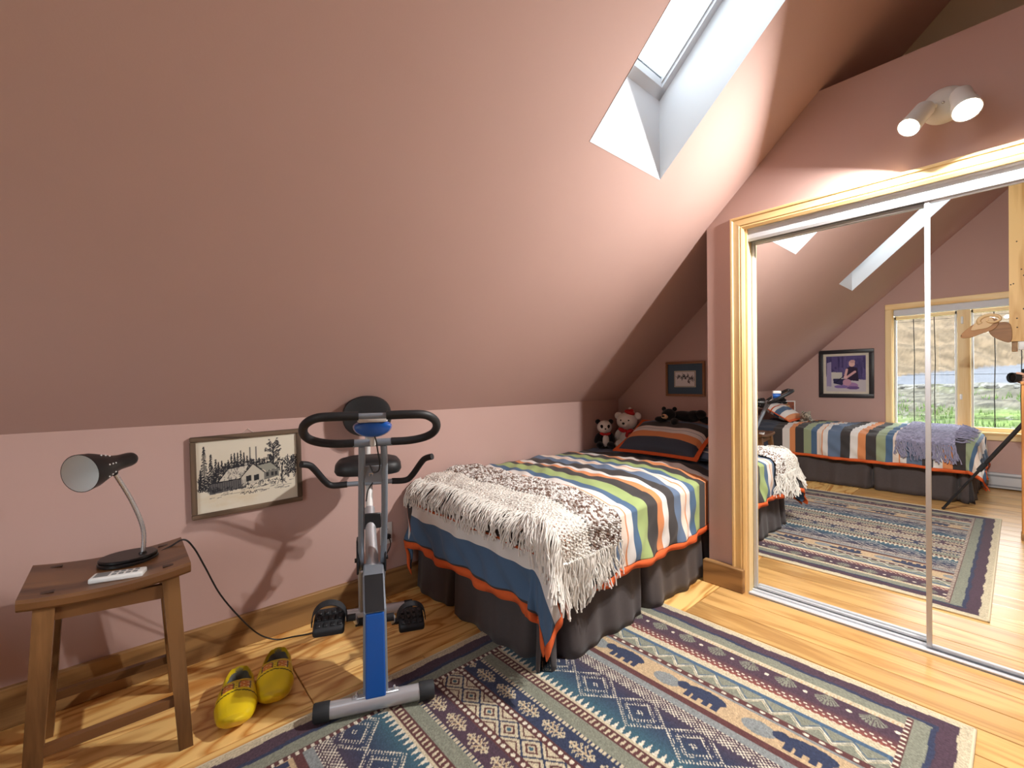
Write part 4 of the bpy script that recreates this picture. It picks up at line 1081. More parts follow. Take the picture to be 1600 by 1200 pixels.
# cranks and pedals
q = MB(); q.tube([(-0.075, 0.21, 0.222), (0.075, 0.21, 0.222)], 0.016, 14); bp(q, 'crank_axle', 'black_plastic')
def crank(sx, y, z, px):
    q = MB(); q.tube([(sx * 0.07, 0.21, 0.222), (sx * 0.074, y, z)], 0.010, 10); ck = bp(q, 'crank_arm', 'bike_silver')
    q = MB(); q.tube([(sx * 0.07, y, z), (sx * 0.10, y, z)], 0.013, 12); bp(q, 'pedal_axle', 'black_plastic', ck)
    T = Matrix.Translation((px, y, z)) @ Euler((math.radians(14), 0, 0)).to_matrix().to_4x4() @ Matrix.Scale(1.18, 4)
    q = MB(); q.rbox(-0.046, 0.046, -0.05, 0.05, -0.016, 0.012, 0.009, 3, T); pd = bp(q, 'pedal', 'black_rubber')
    q = MB()
    for i in range(4):
        for j in range(3): q.rbox(-0.036 + i * 0.021, -0.024 + i * 0.021, -0.038 + j * 0.027, -0.020 + j * 0.027, 0.010, 0.0165, 0.002, 1, T)
    bp(q, 'tread', 'black_plastic', pd)
    q = MB(); pts = []
    for i in range(17):
        t = PI * i / 16; pts.append(T @ Vector((0.052 * math.cos(t), 0.0, -0.004 + 0.072 * math.sin(t) ** 0.8)))
    rs = []
    for i, p_ in enumerate(pts):
        t = PI * i / 16; nrm = (T.to_3x3() @ Vector((math.cos(t), 0, math.sin(t)))).normalized(); yv = T.to_3x3() @ Vector((0, 1, 0))
        rs.append([tuple(p_ + yv * 0.013 + nrm * 0.0015), tuple(p_ - yv * 0.013 + nrm * 0.0015), tuple(p_ - yv * 0.013 - nrm * 0.0015), tuple(p_ + yv * 0.013 - nrm * 0.0015)])
    q.rings(rs); bp(q, 'foot_strap', 'black_rubber', pd)
crank(-1, 0.10, 0.300, -0.162); crank(1, 0.32, 0.144, 0.152)
# U frame of two tubes from handlebar down to the pivot and on to the rear foot
for sx in (-1, 1):
    q = MB(); q.tube(bez([(sx * 0.039, 0.06, 0.955), (sx * 0.042, 0.105, 0.85), (sx * 0.045 - 0.004, 0.21, 0.60), (sx * 0.045 - 0.01, 0.31, 0.39), (sx * 0.045 - 0.02, 0.66, 0.05)], 40), 0.0125, 12); bp(q, 'frame_tube', 'bike_grey')
q = MB(); q.tube([(-0.070, 0.06, 0.966), (0.070, 0.06, 0.966)], 0.0145, 14); bp(q, 'cross_tube', 'bike_grey')
q = MB(); q.rbox(-0.034, 0.034, 0.110, 0.116, 0.805, 0.870, 0.002, 1); gp = bp(q, 'gusset_plate', 'bike_grey')
q = MB(); q.rbox(-0.016, 0.002, 0.106, 0.111, 0.838, 0.844, 0.001, 1); q.ball((0.002, 0.108, 0.846), 0.004, 8, 6); q.rbox(-0.016, -0.013, 0.106, 0.111, 0.830, 0.840, 0.0008, 1); q.rbox(-0.003, 0.0, 0.106, 0.111, 0.830, 0.840, 0.0008, 1); bp(q, 'emblem', 'chrome', gp)
# handlebar loops
for sx in (-1, 1):
    pts = bez([(sx * 0.066, 0.06, 0.967), (sx * 0.13, 0.058, 0.968), (sx * 0.185, 0.045, 0.978), (sx * 0.218, 0.012, 0.998), (sx * 0.227, -0.03, 1.026), (sx * 0.212, -0.085, 1.056), (sx * 0.175, -0.12, 1.077), (sx * 0.12, -0.13, 1.081), (sx * 0.045, -0.125, 1.080)], 64)
    q = MB(); q.tube(pts, 0.0150, 14); bp(q, 'handlebar_grip', 'foam_grip')
q = MB(); q.tube([(-0.05, -0.125, 1.079), (0.05, -0.125, 1.079)], 0.010, 12); bp(q, 'handlebar_bridge', 'bike_grey')
# console
q = MB()
q.rings([[(rx * math.cos(2 * PI * k / 28), y, 1.034 + (rz_ * 1.35 if math.sin(2 * PI * k / 28) < 0 else rz_ * 0.8) * math.sin(2 * PI * k / 28)) for k in range(28)] for y, rx, rz_ in ((-0.045, 0.050, 0.018), (-0.038, 0.062, 0.025), (-0.01, 0.068, 0.030), (0.02, 0.062, 0.026))])
cs = bp(q, 'console', 'bike_blue')
q = MB(); q.rbox(-0.052, 0.052, -0.05, 0.02, 1.050, 1.078, 0.008, 2); bp(q, 'console_top', 'bike_white', cs)
q = MB(); q.tube([(0, 0.05, 0.96), (0, -0.01, 1.02)], 0.011, 12); bp(q, 'console_stem', 'bike_white')
q = MB(); q.tube(bez([(0.006, -0.03, 1.0), (0.012, 0.02, 0.975), (0.018, 0.05, 0.93), (0.024, 0.075, 0.885), (0.020, 0.085, 0.855), (0.0, 0.09, 0.848), (-0.012, 0.105, 0.875)], 36), 0.0028, 8); bp(q, 'sensor_cable', 'black_plastic')
q = MB(); q.tube(bez([(-0.002, 0.13, 0.80), (-0.02, 0.14, 0.77), (-0.028, 0.17, 0.72)], 12), 0.0024, 8); bp(q, 'sensor_cable', 'black_plastic')
# seat post, sleeve and plate
SHX = lambda y: -0.026 * y / 0.7
q = MB(); q.tube([(-0.021, 0.56, 0.76), (-0.019, 0.47, 0.60)], 0.0165, 14); bp(q, 'seat_post', 'bike_white')
q = MB(); q.lathe([(0.024, 0), (0.024, 0.012), (0.02, 0.016), (0.018, 0.05)], 16, Matrix.Translation((-0.019, 0.462, 0.588)) @ Euler((math.radians(-150), 0, 0)).to_matrix().to_4x4()); bp(q, 'post_collar', 'ivory')
q = MB(); q.tube([(-0.018, 0.475, 0.61), (-0.012, 0.34, 0.47), (-0.006, 0.24, 0.39)], [0.022, 0.026, 0.028], 14); bp(q, 'seat_tube', 'bike_silver')
q = MB(); q.rbox(-0.058, 0.032, 0.40, 0.408, 0.535, 0.605, 0.004, 1); bp(q, 'clamp_plate', 'black_plastic')
for sx in (-0.066, 0.044):
    q = MB(); q.rbox(sx - 0.004, sx + 0.004, 0.24, 0.30, 0.40, 0.54, 0.003, 1); bp(q, 'pivot_bracket', 'black_plastic')
    q = MB(); q.tube([(sx - 0.012, 0.27, 0.45), (sx + 0.012, 0.27, 0.45)], 0.009, 10); bp(q, 'pivot_bolt', 'black_plastic')
q = MB(); q.tube([(-0.055, 0.26, 0.405), (0.04, 0.26, 0.405)], 0.006, 10); bp(q, 'cross_bolt', 'chrome')
# seat and backrest
q = MB(); n = 28; rs = []
for z, k in ((0.755, 0.86), (0.758, 0.94), (0.775, 1.0), (0.800, 0.98), (0.815, 0.90), (0.822, 0.72)):
    ring = []
    for i in range(n):
        t = 2 * PI * i / n; cx, sy = math.cos(t), math.sin(t)
        ring.append((-0.022 + 0.155 * k * math.copysign(abs(cx) ** 0.55, cx), 0.585 + 0.105 * k * math.copysign(abs(sy) ** 0.6, sy), z + 0.01 * (sy > 0) * sy))
    rs.append(ring)
q.rings(rs); bp(q, 'seat', 'vinyl_black')
q = MB(); q.rbox(-0.07, 0.03, 0.53, 0.62, 0.742, 0.757, 0.003, 1); bp(q, 'seat_plate', 'black_plastic')
q = MB(); rs = []
for y, k in ((0.722, 0.80), (0.726, 0.94), (0.745, 1.0), (0.765, 0.97), (0.774, 0.82)):
    rs.append([(-0.027 + 0.122 * k * math.copysign(abs(math.cos(2 * PI * i / 36)) ** 0.85, math.cos(2 * PI * i / 36)), y, 1.018 + 0.106 * k * math.copysign(abs(math.sin(2 * PI * i / 36)) ** 0.85, math.sin(2 * PI * i / 36))) for i in range(36)])
q.rings(rs); bp(q, 'backrest', 'vinyl_black')
q = MB(); q.tube(bez([(-0.024, 0.60, 0.752), (-0.024, 0.72, 0.752), (-0.026, 0.782, 0.80), (-0.027, 0.785, 1.02)], 30), 0.013, 12); bp(q, 'backrest_post', 'bike_white')
# seat side handles
for sx in (-1, 1):
    c0 = -0.016
    pts = bez([(c0 + sx * 0.10, 0.50, 0.722), (c0 + sx * 0.165, 0.50, 0.722), (c0 + sx * 0.195, 0.485, 0.748), (c0 + sx * 0.232, 0.44, 0.812), (c0 + sx * 0.250, 0.415, 0.835), (c0 + sx * 0.278, 0.39, 0.846)], 40)
    q = MB(); q.tube(pts, 0.0145, 12); bp(q, 'side_handle', 'foam_grip')
q = MB(); q.tube([(-0.12, 0.50, 0.722), (0.09, 0.50, 0.722)], 0.0115, 12); bp(q, 'side_handle_tube', 'bike_grey')

# ------------------------------------------------------------------ wooden clogs
attr_mat('clog_paint', 0.28, spec=0.5)
def clog(label, loc, rz):
    o = thing('clog', label, 'clog', loc, rz, 'pair of yellow wooden clogs')
    # local: Y from heel (0) to toe (0.27); loft of rings
    ys = np.linspace(0, 1, 40)
    def half(t):
        return float(np.interp(t, [0, .06, .2, .45, .68, .85, .95, 1], [.006, .030, .040, .046, .052, .042, .022, .003]))
    def topz(t): return float(np.interp(t, [0, .05, .15, .38, .5, .62, .78, .9, 1], [.058, .074, .076, .074, .088, .086, .066, .056, .058]))
    def botz(t): return float(np.interp(t, [0, .04, .3, .45, .75, .9, 1], [.012, .0, .0, .004, .0, .018, .050]))
    n = 36
    def shell(inner):
        rs = []
        for t in ys:
            if inner:
                tt = 0.035 + t * 0.66; hw = max(half(tt) - 0.008, 0.002); b_, tp = botz(tt) + 0.014, topz(tt) - 0.008
                if tt < 0.33: tp = topz(tt) + 0.05
                elif tt < 0.37: tp = topz(tt) + 0.05 - 1.45 * (tt - 0.33)
                y = tt * 0.27
            else:
                hw, b_, tp, y = half(t), botz(t), topz(t), t * 0.27
            ring = []
            for k in range(n):
                a = 2 * PI * k / n; ca, sa = math.cos(a), math.sin(a)
                ex = 0.75
                x = hw * math.copysign(abs(ca) ** ex, ca); zc_ = (tp + b_) / 2
                ring.append((x, y, zc_ + (tp - b_) / 2 * math.copysign(abs(sa) ** 0.85, sa)))
            rs.append(ring)
        m = MB(); m.rings(rs); return m
    a = shell(False).build('clog_body', 'clog_paint', None); b_ = shell(True).build('cutter', 'clog_paint', None)
    md = a.modifiers.new('cut', 'BOOLEAN'); md.object = b_; md.operation = 'DIFFERENCE'; md.solver = 'EXACT'
    sd = a.modifiers.new('sub', 'SUBSURF'); sd.subdivision_type = 'SIMPLE'; sd.levels = 2
    dg = bpy.context.evaluated_depsgraph_get()
    me = bpy.data.meshes.new_from_object(a.evaluated_get(dg))
    bpy.data.objects.remove(a); bpy.data.objects.remove(b_)
    me.name = 'clog_shell'
    if 'col' in me.color_attributes: me.color_attributes.remove(me.color_attributes['col'])
    co = np.zeros(len(me.vertices) * 3); me.vertices.foreach_get('co', co); co = co.reshape(-1, 3)
    t = co[:, 1] / 0.27
    col = np.tile(np.array((226, 196, 30.0)), (len(co), 1))
    rr = np.random.RandomState(3); w_ = waves(6, 6, 40, 120)
    col *= (1 + 0.05 * w_(co[:, 0], co[:, 1]))[:, None]
    hwv = np.array([half(v) for v in t]); tz = np.array([topz(v) for v in t]); bz = np.array([botz(v) for v in t])
    fsup = (np.abs(co[:, 0]) / np.maximum(hwv, 1e-4)) ** (1 / 0.75) + (np.abs(co[:, 2] - (tz + bz) / 2) / ((tz - bz) / 2)) ** (1 / 0.85)
    inner = (t < 0.72) & (fsup < 0.86) & (t > 0.02)
    col[inner] = (112, 112, 108)
    top = (~inner) & (co[:, 2] > (tz + bz) / 2)
    x = co[:, 0]
    vband = t - 0.615 - 0.8 * np.abs(x)      # band follows the instep, apex in the middle
    panel = top & (vband > -0.19) & (vband < 0.0) & (t > 0.36)
    edge = top & (t > 0.36) & ((np.abs(vband - 0.015) < 0.006) | (np.abs(vband + 0.195) < 0.006))
    orange = panel & (np.abs(x) > 0.008) & (np.abs(x) < 0.034) & (vband > -0.165) & (vband < -0.02)
    col[orange] = (214, 140, 50)
    col[orange & (np.sin(x * 520) * np.sin(t * 160) > 0.25)] = (186, 82, 40)
    col[orange & (np.sin(x * 300 + 1) * np.sin(t * 110) > 0.72)] = (238, 214, 150)
    box_edge = panel & ((np.abs(np.abs(x) - 0.008) < 0.0016) | (np.abs(np.abs(x) - 0.034) < 0.0016)) & (vband > -0.17) & (vband < -0.015)
    col[edge | box_edge] = (52, 50, 22)
    dots = panel & (np.abs(x) < 0.003) & (np.sin(t * 150) > 0.6)
    col[dots] = (60, 60, 30)
    ca = me.color_attributes.new('col', 'FLOAT_COLOR', 'POINT')
    c4 = np.ones((len(co), 4), np.float32); c4[:, :3] = lin(np.clip(col, 0, 255)); ca.data.foreach_set('color', c4.ravel())
    me.polygons.foreach_set('use_smooth', [True] * len(me.polygons)); me.set_sharp_from_angle(angle=math.radians(50))
    me.materials.clear()
    sh = link('shell', me, 'clog_paint', o); sh.scale = (1.3, 1.16, 1.15)
    return o
clog('yellow painted wooden clog beside the stool leg', (0.343, 2.06, 0.0), math.radians(180 - 13))
clog('yellow painted wooden clog between its twin and the exercise bike', (0.492, 2.095, 0.0), math.radians(180 - 17))

# ------------------------------------------------------------------ wall outlet
ol = thing('wall_outlet', 'white duplex outlet plate on the knee wall behind the exercise bike', 'outlet', (1.112, Y0, 0.352))
q = MB(); q.rbox(-0.036, 0.036, -0.006, 0, -0.06, 0.06, 0.003, 2); q.build('plate', 'white_plastic', ol)
for z in (-0.022, 0.022):
    q = MB(); q.rbox(-0.017, 0.017, -0.009, -0.004, z - 0.014, z + 0.014, 0.004, 2); sk = q.build('socket', 'white_plastic', ol)
    q = MB(); q.box(-0.008, -0.006, -0.0095, -0.0085, z - 0.003, z + 0.006); q.box(0.006, 0.008, -0.0095, -0.0085, z - 0.003, z + 0.006); q.ball((0, -0.009, z - 0.008), 0.002, 8, 6); q.build('slots', 'black_plastic', sk)

# ------------------------------------------------------------------ spotlight fixture over the closet
emis_mat('bulb_glow', (255, 250, 240), 14.0)
mat('fixture_white', (224, 222, 216), 0.5, var=0.02)
def spot_fixture(label, loc, rz, power, ends=((-0.135, 0.098, -0.098), (-0.145, -0.075, -0.108)), spread=175):
    fx = thing('spotlight_fixture', label, 'light fixture', loc, rz)
    q = MB(); q.lathe([(0.074, 0.0), (0.074, 0.012), (0.066, 0.026), (0.045, 0.036), (0.015, 0.039), (0.001, 0.039)], 36, Euler((0, math.radians(-90), 0)).to_matrix().to_4x4(), cap=False); q.build('canopy', 'fixture_white', fx)
    q = MB(); q.ball((-0.040, 0.0, 0.0), 0.0055, 10, 8); q.build('screw', 'chrome', fx)
    def head(p0, p1, r0, r1, power):
        p0, p1 = Vector(p0), Vector(p1); d = (p1 - p0).normalized(); L = (p1 - p0).length
        RMx = d.to_track_quat('Z', 'Y').to_matrix().to_4x4(); RMx.translation = p0
        q = MB(); q.lathe([(0.006, -0.012), (r0 * 0.8, -0.006), (r0, 0.008), (r0 * 1.02, L * 0.45), (r1 * 0.96, L * 0.72), (r1, L), (r1 * 0.93, L), (r1 * 0.9, L - 0.012)], 32, RMx, cap=False); hd = q.build('lamp_head', 'fixture_white', fx)
        q = MB(); q.lathe([(r1 * 0.91, L - 0.012), (r1 * 0.9, L - 0.004), (r1 * 0.7, L + 0.004), (0.001, L + 0.008)], 32, RMx, cap=False); q.build('bulb', 'bulb_glow', hd)
        l = bpy.data.lights.new('bulb_light', 'AREA'); l.shape = 'DISK'; l.size = r1 * 1.7; l.energy = power; l.color = (1.0, 0.97, 0.93); l.spread = math.radians(spread)
        lo_ = bpy.data.objects.new('bulb_light', l); C.objects.link(lo_); lo_.parent = fx
        lo_.location = p1 + d * 0.012; lo_.rotation_euler = d.to_track_quat('-Z', 'Y').to_euler()
        q = MB(); q.tube([tuple(p0 - d * 0.004), tuple(p0 * 0.4 + Vector((-0.02, 0, 0)))], 0.010, 10); q.build('swivel', 'fixture_white', fx)
    head((-0.062, 0.052, -0.008), ends[0], 0.036, 0.040, power[0])
    head((-0.066, -0.052, 0.000), ends[1], 0.035, 0.045, power[1])
    return fx
spot_fixture('white two-head spotlight fixture above the mirrored closet', (X0, 0.205, 2.350), 0, (14.0, 14.0), spread=170)

# ------------------------------------------------------------------ plush toys
mat('plush_white', (226, 222, 216), 0.95, var=0.06, nscale=120, bump=0.5, bscale=350, sheen=0.3, spec=0.1)
mat('plush_black', (24, 23, 26), 0.95, var=0.15, nscale=120, bump=0.5, bscale=350, sheen=0.25, spec=0.1)
mat('plush_tan', (196, 160, 128), 0.95, var=0.1, bump=0.4, bscale=350)
mat('plush_red', (186, 34, 34), 0.85, var=0.12, nscale=60)
mat('plush_pink', (230, 170, 160), 0.9)
mat('eye_black', (12, 12, 14), 0.12)
def blob(par, nm, m, balls, noise=0.012, vox=0.0):
    """balls = [(centre, radii, euler)] fused into one soft surface"""
    q = MB()
    for c_, r_, e_ in balls: q.ball(c_, r_, 22, 14, rot=Euler(e_).to_matrix() if e_ else None, noise=noise)
    o = q.build(nm, m, par, smooth=180)
    if vox:
        md = o.modifiers.new('fuse', 'REMESH'); md.mode = 'VOXEL'; md.voxel_size = vox; md.use_smooth_shade = True
        sm = o.modifiers.new('soft', 'SMOOTH'); sm.factor = 0.5; sm.iterations = 6
    return o
# panda, local -Y is the face direction
pa = thing('plush_panda', 'plush panda with a red bow sitting in the alcove corner', 'stuffed toy', (3.005, 2.268, 0.647), math.radians(-46))
pa.scale = (0.95, 0.95, 0.95)
bd = blob(pa, 'body', 'plush_black', [((0, 0, 0.07), (0.062, 0.055, 0.075), None)])
blob(pa, 'belly', 'plush_white', [((0.004, -0.026, 0.068), (0.036, 0.036, 0.058), None)])
hd = blob(pa, 'head', 'plush_white', [((0, -0.012, 0.180), (0.064, 0.056, 0.058), None), ((0.0, -0.05, 0.166), (0.028, 0.026, 0.022), None)], vox=0.005)
for sx in (-1, 1):
    blob(hd, 'ear', 'plush_black', [((sx * 0.056, 0.0, 0.226), (0.022, 0.014, 0.022), None)])
    blob(hd, 'eye_patch', 'plush_black', [((sx * 0.027, -0.058, 0.188), (0.013, 0.008, 0.018), (0, sx * 0.5, 0))])
    blob(hd, 'eye', 'eye_black', [((sx * 0.025, -0.066, 0.190), (0.0045, 0.004, 0.0045), None)], 0)
    blob(pa, 'arm', 'plush_black', [((sx * 0.062, -0.018, 0.085), (0.024, 0.026, 0.052), (0.3, sx * -0.35, 0))])
    blob(pa, 'leg', 'plush_black', [((sx * 0.046, -0.058, 0.030), (0.030, 0.052, 0.030), (0, 0, sx * 0.35))])
blob(hd, 'nose', 'eye_black', [((0, -0.078, 0.170), (0.008, 0.005, 0.006), None)], 0)
blob(pa, 'bow', 'plush_red', [((-0.024, -0.056, 0.124), (0.024, 0.010, 0.012), (0, 0.3, 0)), ((0.024, -0.056, 0.124), (0.024, 0.010, 0.012), (0, -0.3, 0)), ((0, -0.062, 0.124), (0.008, 0.008, 0.009), None)], 0.03)
# white bear with red cap
wb = thing('plush_bear', 'white plush bear with a red cap and red bow behind the pillow', 'stuffed toy', (3.17, 2.15, 0.64), math.radians(-70))
wb.scale = (1.06, 1.06, 1.04)
blob(wb, 'body', 'plush_white', [((0, 0, 0.08), (0.075, 0.062, 0.085), None)])
hd = blob(wb, 'head', 'plush_white', [((-0.004, -0.02, 0.215), (0.080, 0.066, 0.070), None), ((-0.010, -0.072, 0.196), (0.036, 0.032, 0.028), None)], vox=0.005)
for sx in (-1, 1):
    blob(hd, 'ear', 'plush_white', [((sx * 0.074, -0.006, 0.256), (0.030, 0.018, 0.030), None)])
    blob(hd, 'eye', 'eye_black', [((-0.006 + sx * 0.030, -0.078, 0.226), (0.0065, 0.005, 0.0065), None)], 0)
    blob(wb, 'arm', 'plush_white', [((sx * 0.072, -0.03, 0.10), (0.026, 0.028, 0.058), (0.4, sx * -0.4, 0))])
    blob(wb, 'leg', 'plush_white', [((sx * 0.052, -0.066, 0.034), (0.034, 0.058, 0.034), None)])
blob(hd, 'nose', 'eye_black', [((-0.010, -0.104, 0.203), (0.011, 0.007, 0.009), None)], 0)
blob(hd, 'cap', 'plush_red', [((0.020, -0.026, 0.286), (0.042, 0.040, 0.018), (0, 0.35, 0)), ((0.026, -0.022, 0.298), (0.026, 0.026, 0.016), None)], 0.02)
blob(hd, 'pompom', 'plush_white', [((0.022, -0.026, 0.316), (0.012, 0.012, 0.012), None)], 0.06)
blob(wb, 'bow', 'plush_red', [((-0.03, -0.074, 0.148), (0.030, 0.012, 0.016), (0, 0.4, 0)), ((0.03, -0.074, 0.142), (0.030, 0.012, 0.016), (0, -0.4, 0)), ((0, -0.08, 0.145), (0.010, 0.010, 0.012), None), ((0.012, -0.08, 0.118), (0.012, 0.008, 0.026), (0, 0.3, 0))], 0.03)
# black bear sprawled on the pillow: local -Y is the face direction, body trails along +X
bb_ = thing('plush_bear', 'black plush bear with tan muzzle sprawled on top of the pillow', 'stuffed toy', (3.135, 1.73, 0.892), math.radians(-78))
blob(bb_, 'body', 'plush_black', [((0.09, 0.03, 0.034), (0.105, 0.060, 0.040), (0, 0.12, 0)), ((0.15, 0.02, 0.042), (0.060, 0.055, 0.040), None)], vox=0.006)
hd = blob(bb_, 'head', 'plush_black', [((-0.02, -0.03, 0.048), (0.052, 0.048, 0.044), None)])
blob(hd, 'muzzle', 'plush_tan', [((-0.036, -0.068, 0.036), (0.026, 0.026, 0.019), None)])
blob(hd, 'nose', 'eye_black', [((-0.042, -0.094, 0.040), (0.011, 0.007, 0.008), None)], 0)
for sx in (-1, 1):
    blob(hd, 'ear', 'plush_black', [((-0.02 + sx * 0.040, -0.018, 0.090), (0.017, 0.010, 0.017), None)])
    blob(hd, 'eye', 'eye_black', [((-0.026 + sx * 0.022, -0.070, 0.060), (0.005, 0.004, 0.005), None)], 0)
blob(bb_, 'arm', 'plush_black', [((-0.072, -0.045, 0.010), (0.048, 0.026, 0.024), (0, 0.1, 0.5))])
blob(bb_, 'arm', 'plush_black', [((0.030, -0.058, 0.000), (0.030, 0.050, 0.024), (0.25, 0, 0.2))])
blob(bb_, 'leg', 'plush_black', [((0.20, 0.0, 0.055), (0.040, 0.034, 0.032), None)])
blob(bb_, 'leg', 'plush_black', [((0.225, 0.04, 0.012), (0.055, 0.036, 0.026), (0, 0.3, 0))])

# things at the head of the window bed
attr_mat('plush_spots', 0.95, sheen=0.3, spec=0.1)
lt = thing('plush_leopard', 'grey spotted plush leopard on the bed below the window', 'stuffed toy', (-1.33, 1.845, 0.640), math.radians(70))
def spotted(par, nm, c_, r_, e_=None):
    o = blob(par, nm, 'plush_spots', [(c_, r_, e_)], 0.02)
    me = o.data; co = np.zeros(len(me.vertices) * 3); me.vertices.foreach_get('co', co); co = co.reshape(-1, 3)
    w_ = waves(8, 8, 150, 260); s_ = w_(co[:, 0] + co[:, 2], co[:, 1] - 0.5 * co[:, 2])
    col = np.where(s_[:, None] > 0.55, np.array((70, 64, 60.0)), np.array((176, 168, 150.0)))
    ca = me.color_attributes.new('col', 'FLOAT_COLOR', 'POINT'); c4 = np.ones((len(co), 4), np.float32); c4[:, :3] = lin(col); ca.data.foreach_set('color', c4.ravel())
    return o
spotted(lt, 'body', (0.0, 0.05, 0.06), (0.065, 0.10, 0.058)); h_ = spotted(lt, 'head', (0, -0.07, 0.085), (0.052, 0.050, 0.046))
for sx in (-1, 1):
    spotted(h_, 'ear', (sx * 0.036, -0.06, 0.126), (0.015, 0.010, 0.016)); spotted(lt, 'leg', (sx * 0.05, -0.07, 0.02), (0.022, 0.06, 0.020)); blob(h_, 'eye', 'eye_black', [((sx * 0.02, -0.112, 0.095), (0.005, 0.004, 0.005), None)], 0)
    spotted(lt, 'leg', (sx * 0.062, 0.11, 0.024), (0.024, 0.05, 0.022))
blob(h_, 'nose', 'eye_black', [((0, -0.120, 0.080), (0.008, 0.006, 0.006), None)], 0)
mat('card_red', (176, 96, 70), 0.7, var=0.2, nscale=20)
pf = thing('leaning_picture', 'white framed picture leaning behind the pillow on the window bed', 'picture', (-1.50, 2.13, 0.785), math.radians(60))
frame_bars(pf, 0.20, 0.20, 0.014, 0.014, 'white_plastic')
c = Canvas(60, 60, (150, 90, 70)); r = random.Random(5)
for i in range(60): c.ell(r.uniform(0, 60), r.uniform(0, 60), r.uniform(3, 9), r.uniform(2, 6), r.choice([(190, 120, 90), (120, 70, 60), (210, 180, 120), (90, 80, 110), (160, 90, 60)]), 0.7)
link('art_print', c.mesh('art_print', 0.2, 0.2), 'print', pf, loc=(0, -0.006, 0))
q = MB(); q.box(-0.1, 0.1, -0.005, -0.001, -0.1, 0.1); q.build('backing', 'white_plastic', pf, smooth=0)
dk = thing('plush_dog', 'black plush dog lying on the pillow of the window bed', 'stuffed toy', (-1.30, 2.17, 0.868), math.radians(30))
blob(dk, 'body', 'plush_black', [((0.05, 0.02, 0.03), (0.09, 0.055, 0.042), None), ((0.10, 0.02, 0.035), (0.05, 0.05, 0.04), None)], vox=0.006)
h_ = blob(dk, 'head', 'plush_black', [((-0.05, -0.02, 0.055), (0.045, 0.042, 0.040), None), ((-0.072, -0.05, 0.045), (0.022, 0.024, 0.018), None)], vox=0.005)
for sx in (-1, 1):
    blob(h_, 'ear', 'plush_black', [((-0.05 + sx * 0.042, -0.015, 0.055), (0.010, 0.016, 0.030), None)]); blob(dk, 'leg', 'plush_black', [((-0.02 + sx * 0.045, -0.055, 0.012), (0.022, 0.045, 0.018), None)])

# ------------------------------------------------------------------ window (seen in the mirror)
def tinted():
    m = glass_mat('window_glass')
    for n_ in m.node_tree.nodes:
        if n_.type == 'BSDF_TRANSPARENT': n_.inputs[0].default_value = (0.74, 0.75, 0.75, 1)
tinted()
mat('blind_white', (222, 226, 232), 0.6, var=0.03)
mat('wire_dark', (44, 42, 42), 0.6)
wn = thing('window_1', 'pine framed two-sash window above the bed with lilac throw', 'window', (XW, 0.405, 0), kind='structure')
def wbox(nm, m, x0, x1, y0, y1, z0, z1, r=0.004, par=wn):
    q = MB(); q.rbox(x0, x1, y0, y1, z0, z1, r, 1); return q.build(nm, m, par)
for (y0, y1, z0, z1, m_) in ((0.625, 0.69, 0.585, 2.04, 'pine_z'), (-0.69, -0.625, 0.585, 2.04, 'pine_z'), (-0.69, 0.69, 2.04, 2.106, 'pine_y'), (-0.69, 0.69, 0.515, 0.585, 'pine_y')):
    wbox('casing_board', m_, 0, 0.02, y0, y1, z0, z1)
wbox('sill', 'pine_y', -0.12, 0.035, -0.70, 0.70, 0.575, 0.60)
for (y0, y1) in ((0.615, 0.642), (-0.642, -0.615)): wbox('jamb', 'pine_z', -0.12, 0.0, y0, y1, 0.575, 2.05)
wbox('head_jamb', 'pine_y', -0.12, 0.0, -0.64, 0.64, 2.03, 2.055)
wbox('blind_box', 'blind_white', -0.06, 0.012, -0.612, 0.612, 1.955, 2.035, 0.01)
mu = wbox('mullion', 'pine_z', -0.11, -0.01, -0.052, 0.052, 0.6, 1.96)
for sx in (-1, 1):
    cy = sx * 0.333; w2 = 0.278; z0, z1 = 0.60, 1.955
    sh = wbox('sash_rail', 'pine_y', -0.10, -0.05, cy - w2, cy + w2, z0, z0 + 0.045)
    wbox('sash_rail', 'pine_y', -0.10, -0.05, cy - w2, cy + w2, z1 - 0.04, z1)
    wbox('sash_stile', 'white_metal', -0.10, -0.05, cy - w2, cy - w2 + 0.02, z0, z1); wbox('sash_stile', 'white_metal', -0.10, -0.05, cy + w2 - 0.02, cy + w2, z0, z1)
    wbox('pane', 'window_glass', -0.085, -0.081, cy - w2 + 0.01, cy + w2 - 0.01, z0 + 0.04, z1 - 0.03, 0.001)
    for k, yy_ in enumerate((cy - 0.09, cy + 0.10)):
        q = MB(); q.tube([(-0.09, yy_, z0 + 0.045), (-0.09, yy_ + 0.004, 1.0), (-0.09, yy_ - 0.004, 1.4), (-0.09, yy_ + 0.005, z1 - 0.04)], 0.0045, 6); q.build('muntin', 'wire_dark', wn)
    for zz_ in (1.23, 0.74, 1.88):
        q = MB(); q.tube([(-0.09, cy - w2 + 0.02, zz_), (-0.09, cy + w2 - 0.02, zz_ + 0.004)], 0.0022, 6); q.build('muntin', 'wire_dark', wn)
wbox('latch', 'white_plastic', -0.015, 0.010, 0.012, 0.032, 0.95, 1.01, 0.004, mu); wbox('latch', 'white_plastic', -0.015, 0.010, 0.002, 0.022, 1.80, 1.88, 0.004, mu)

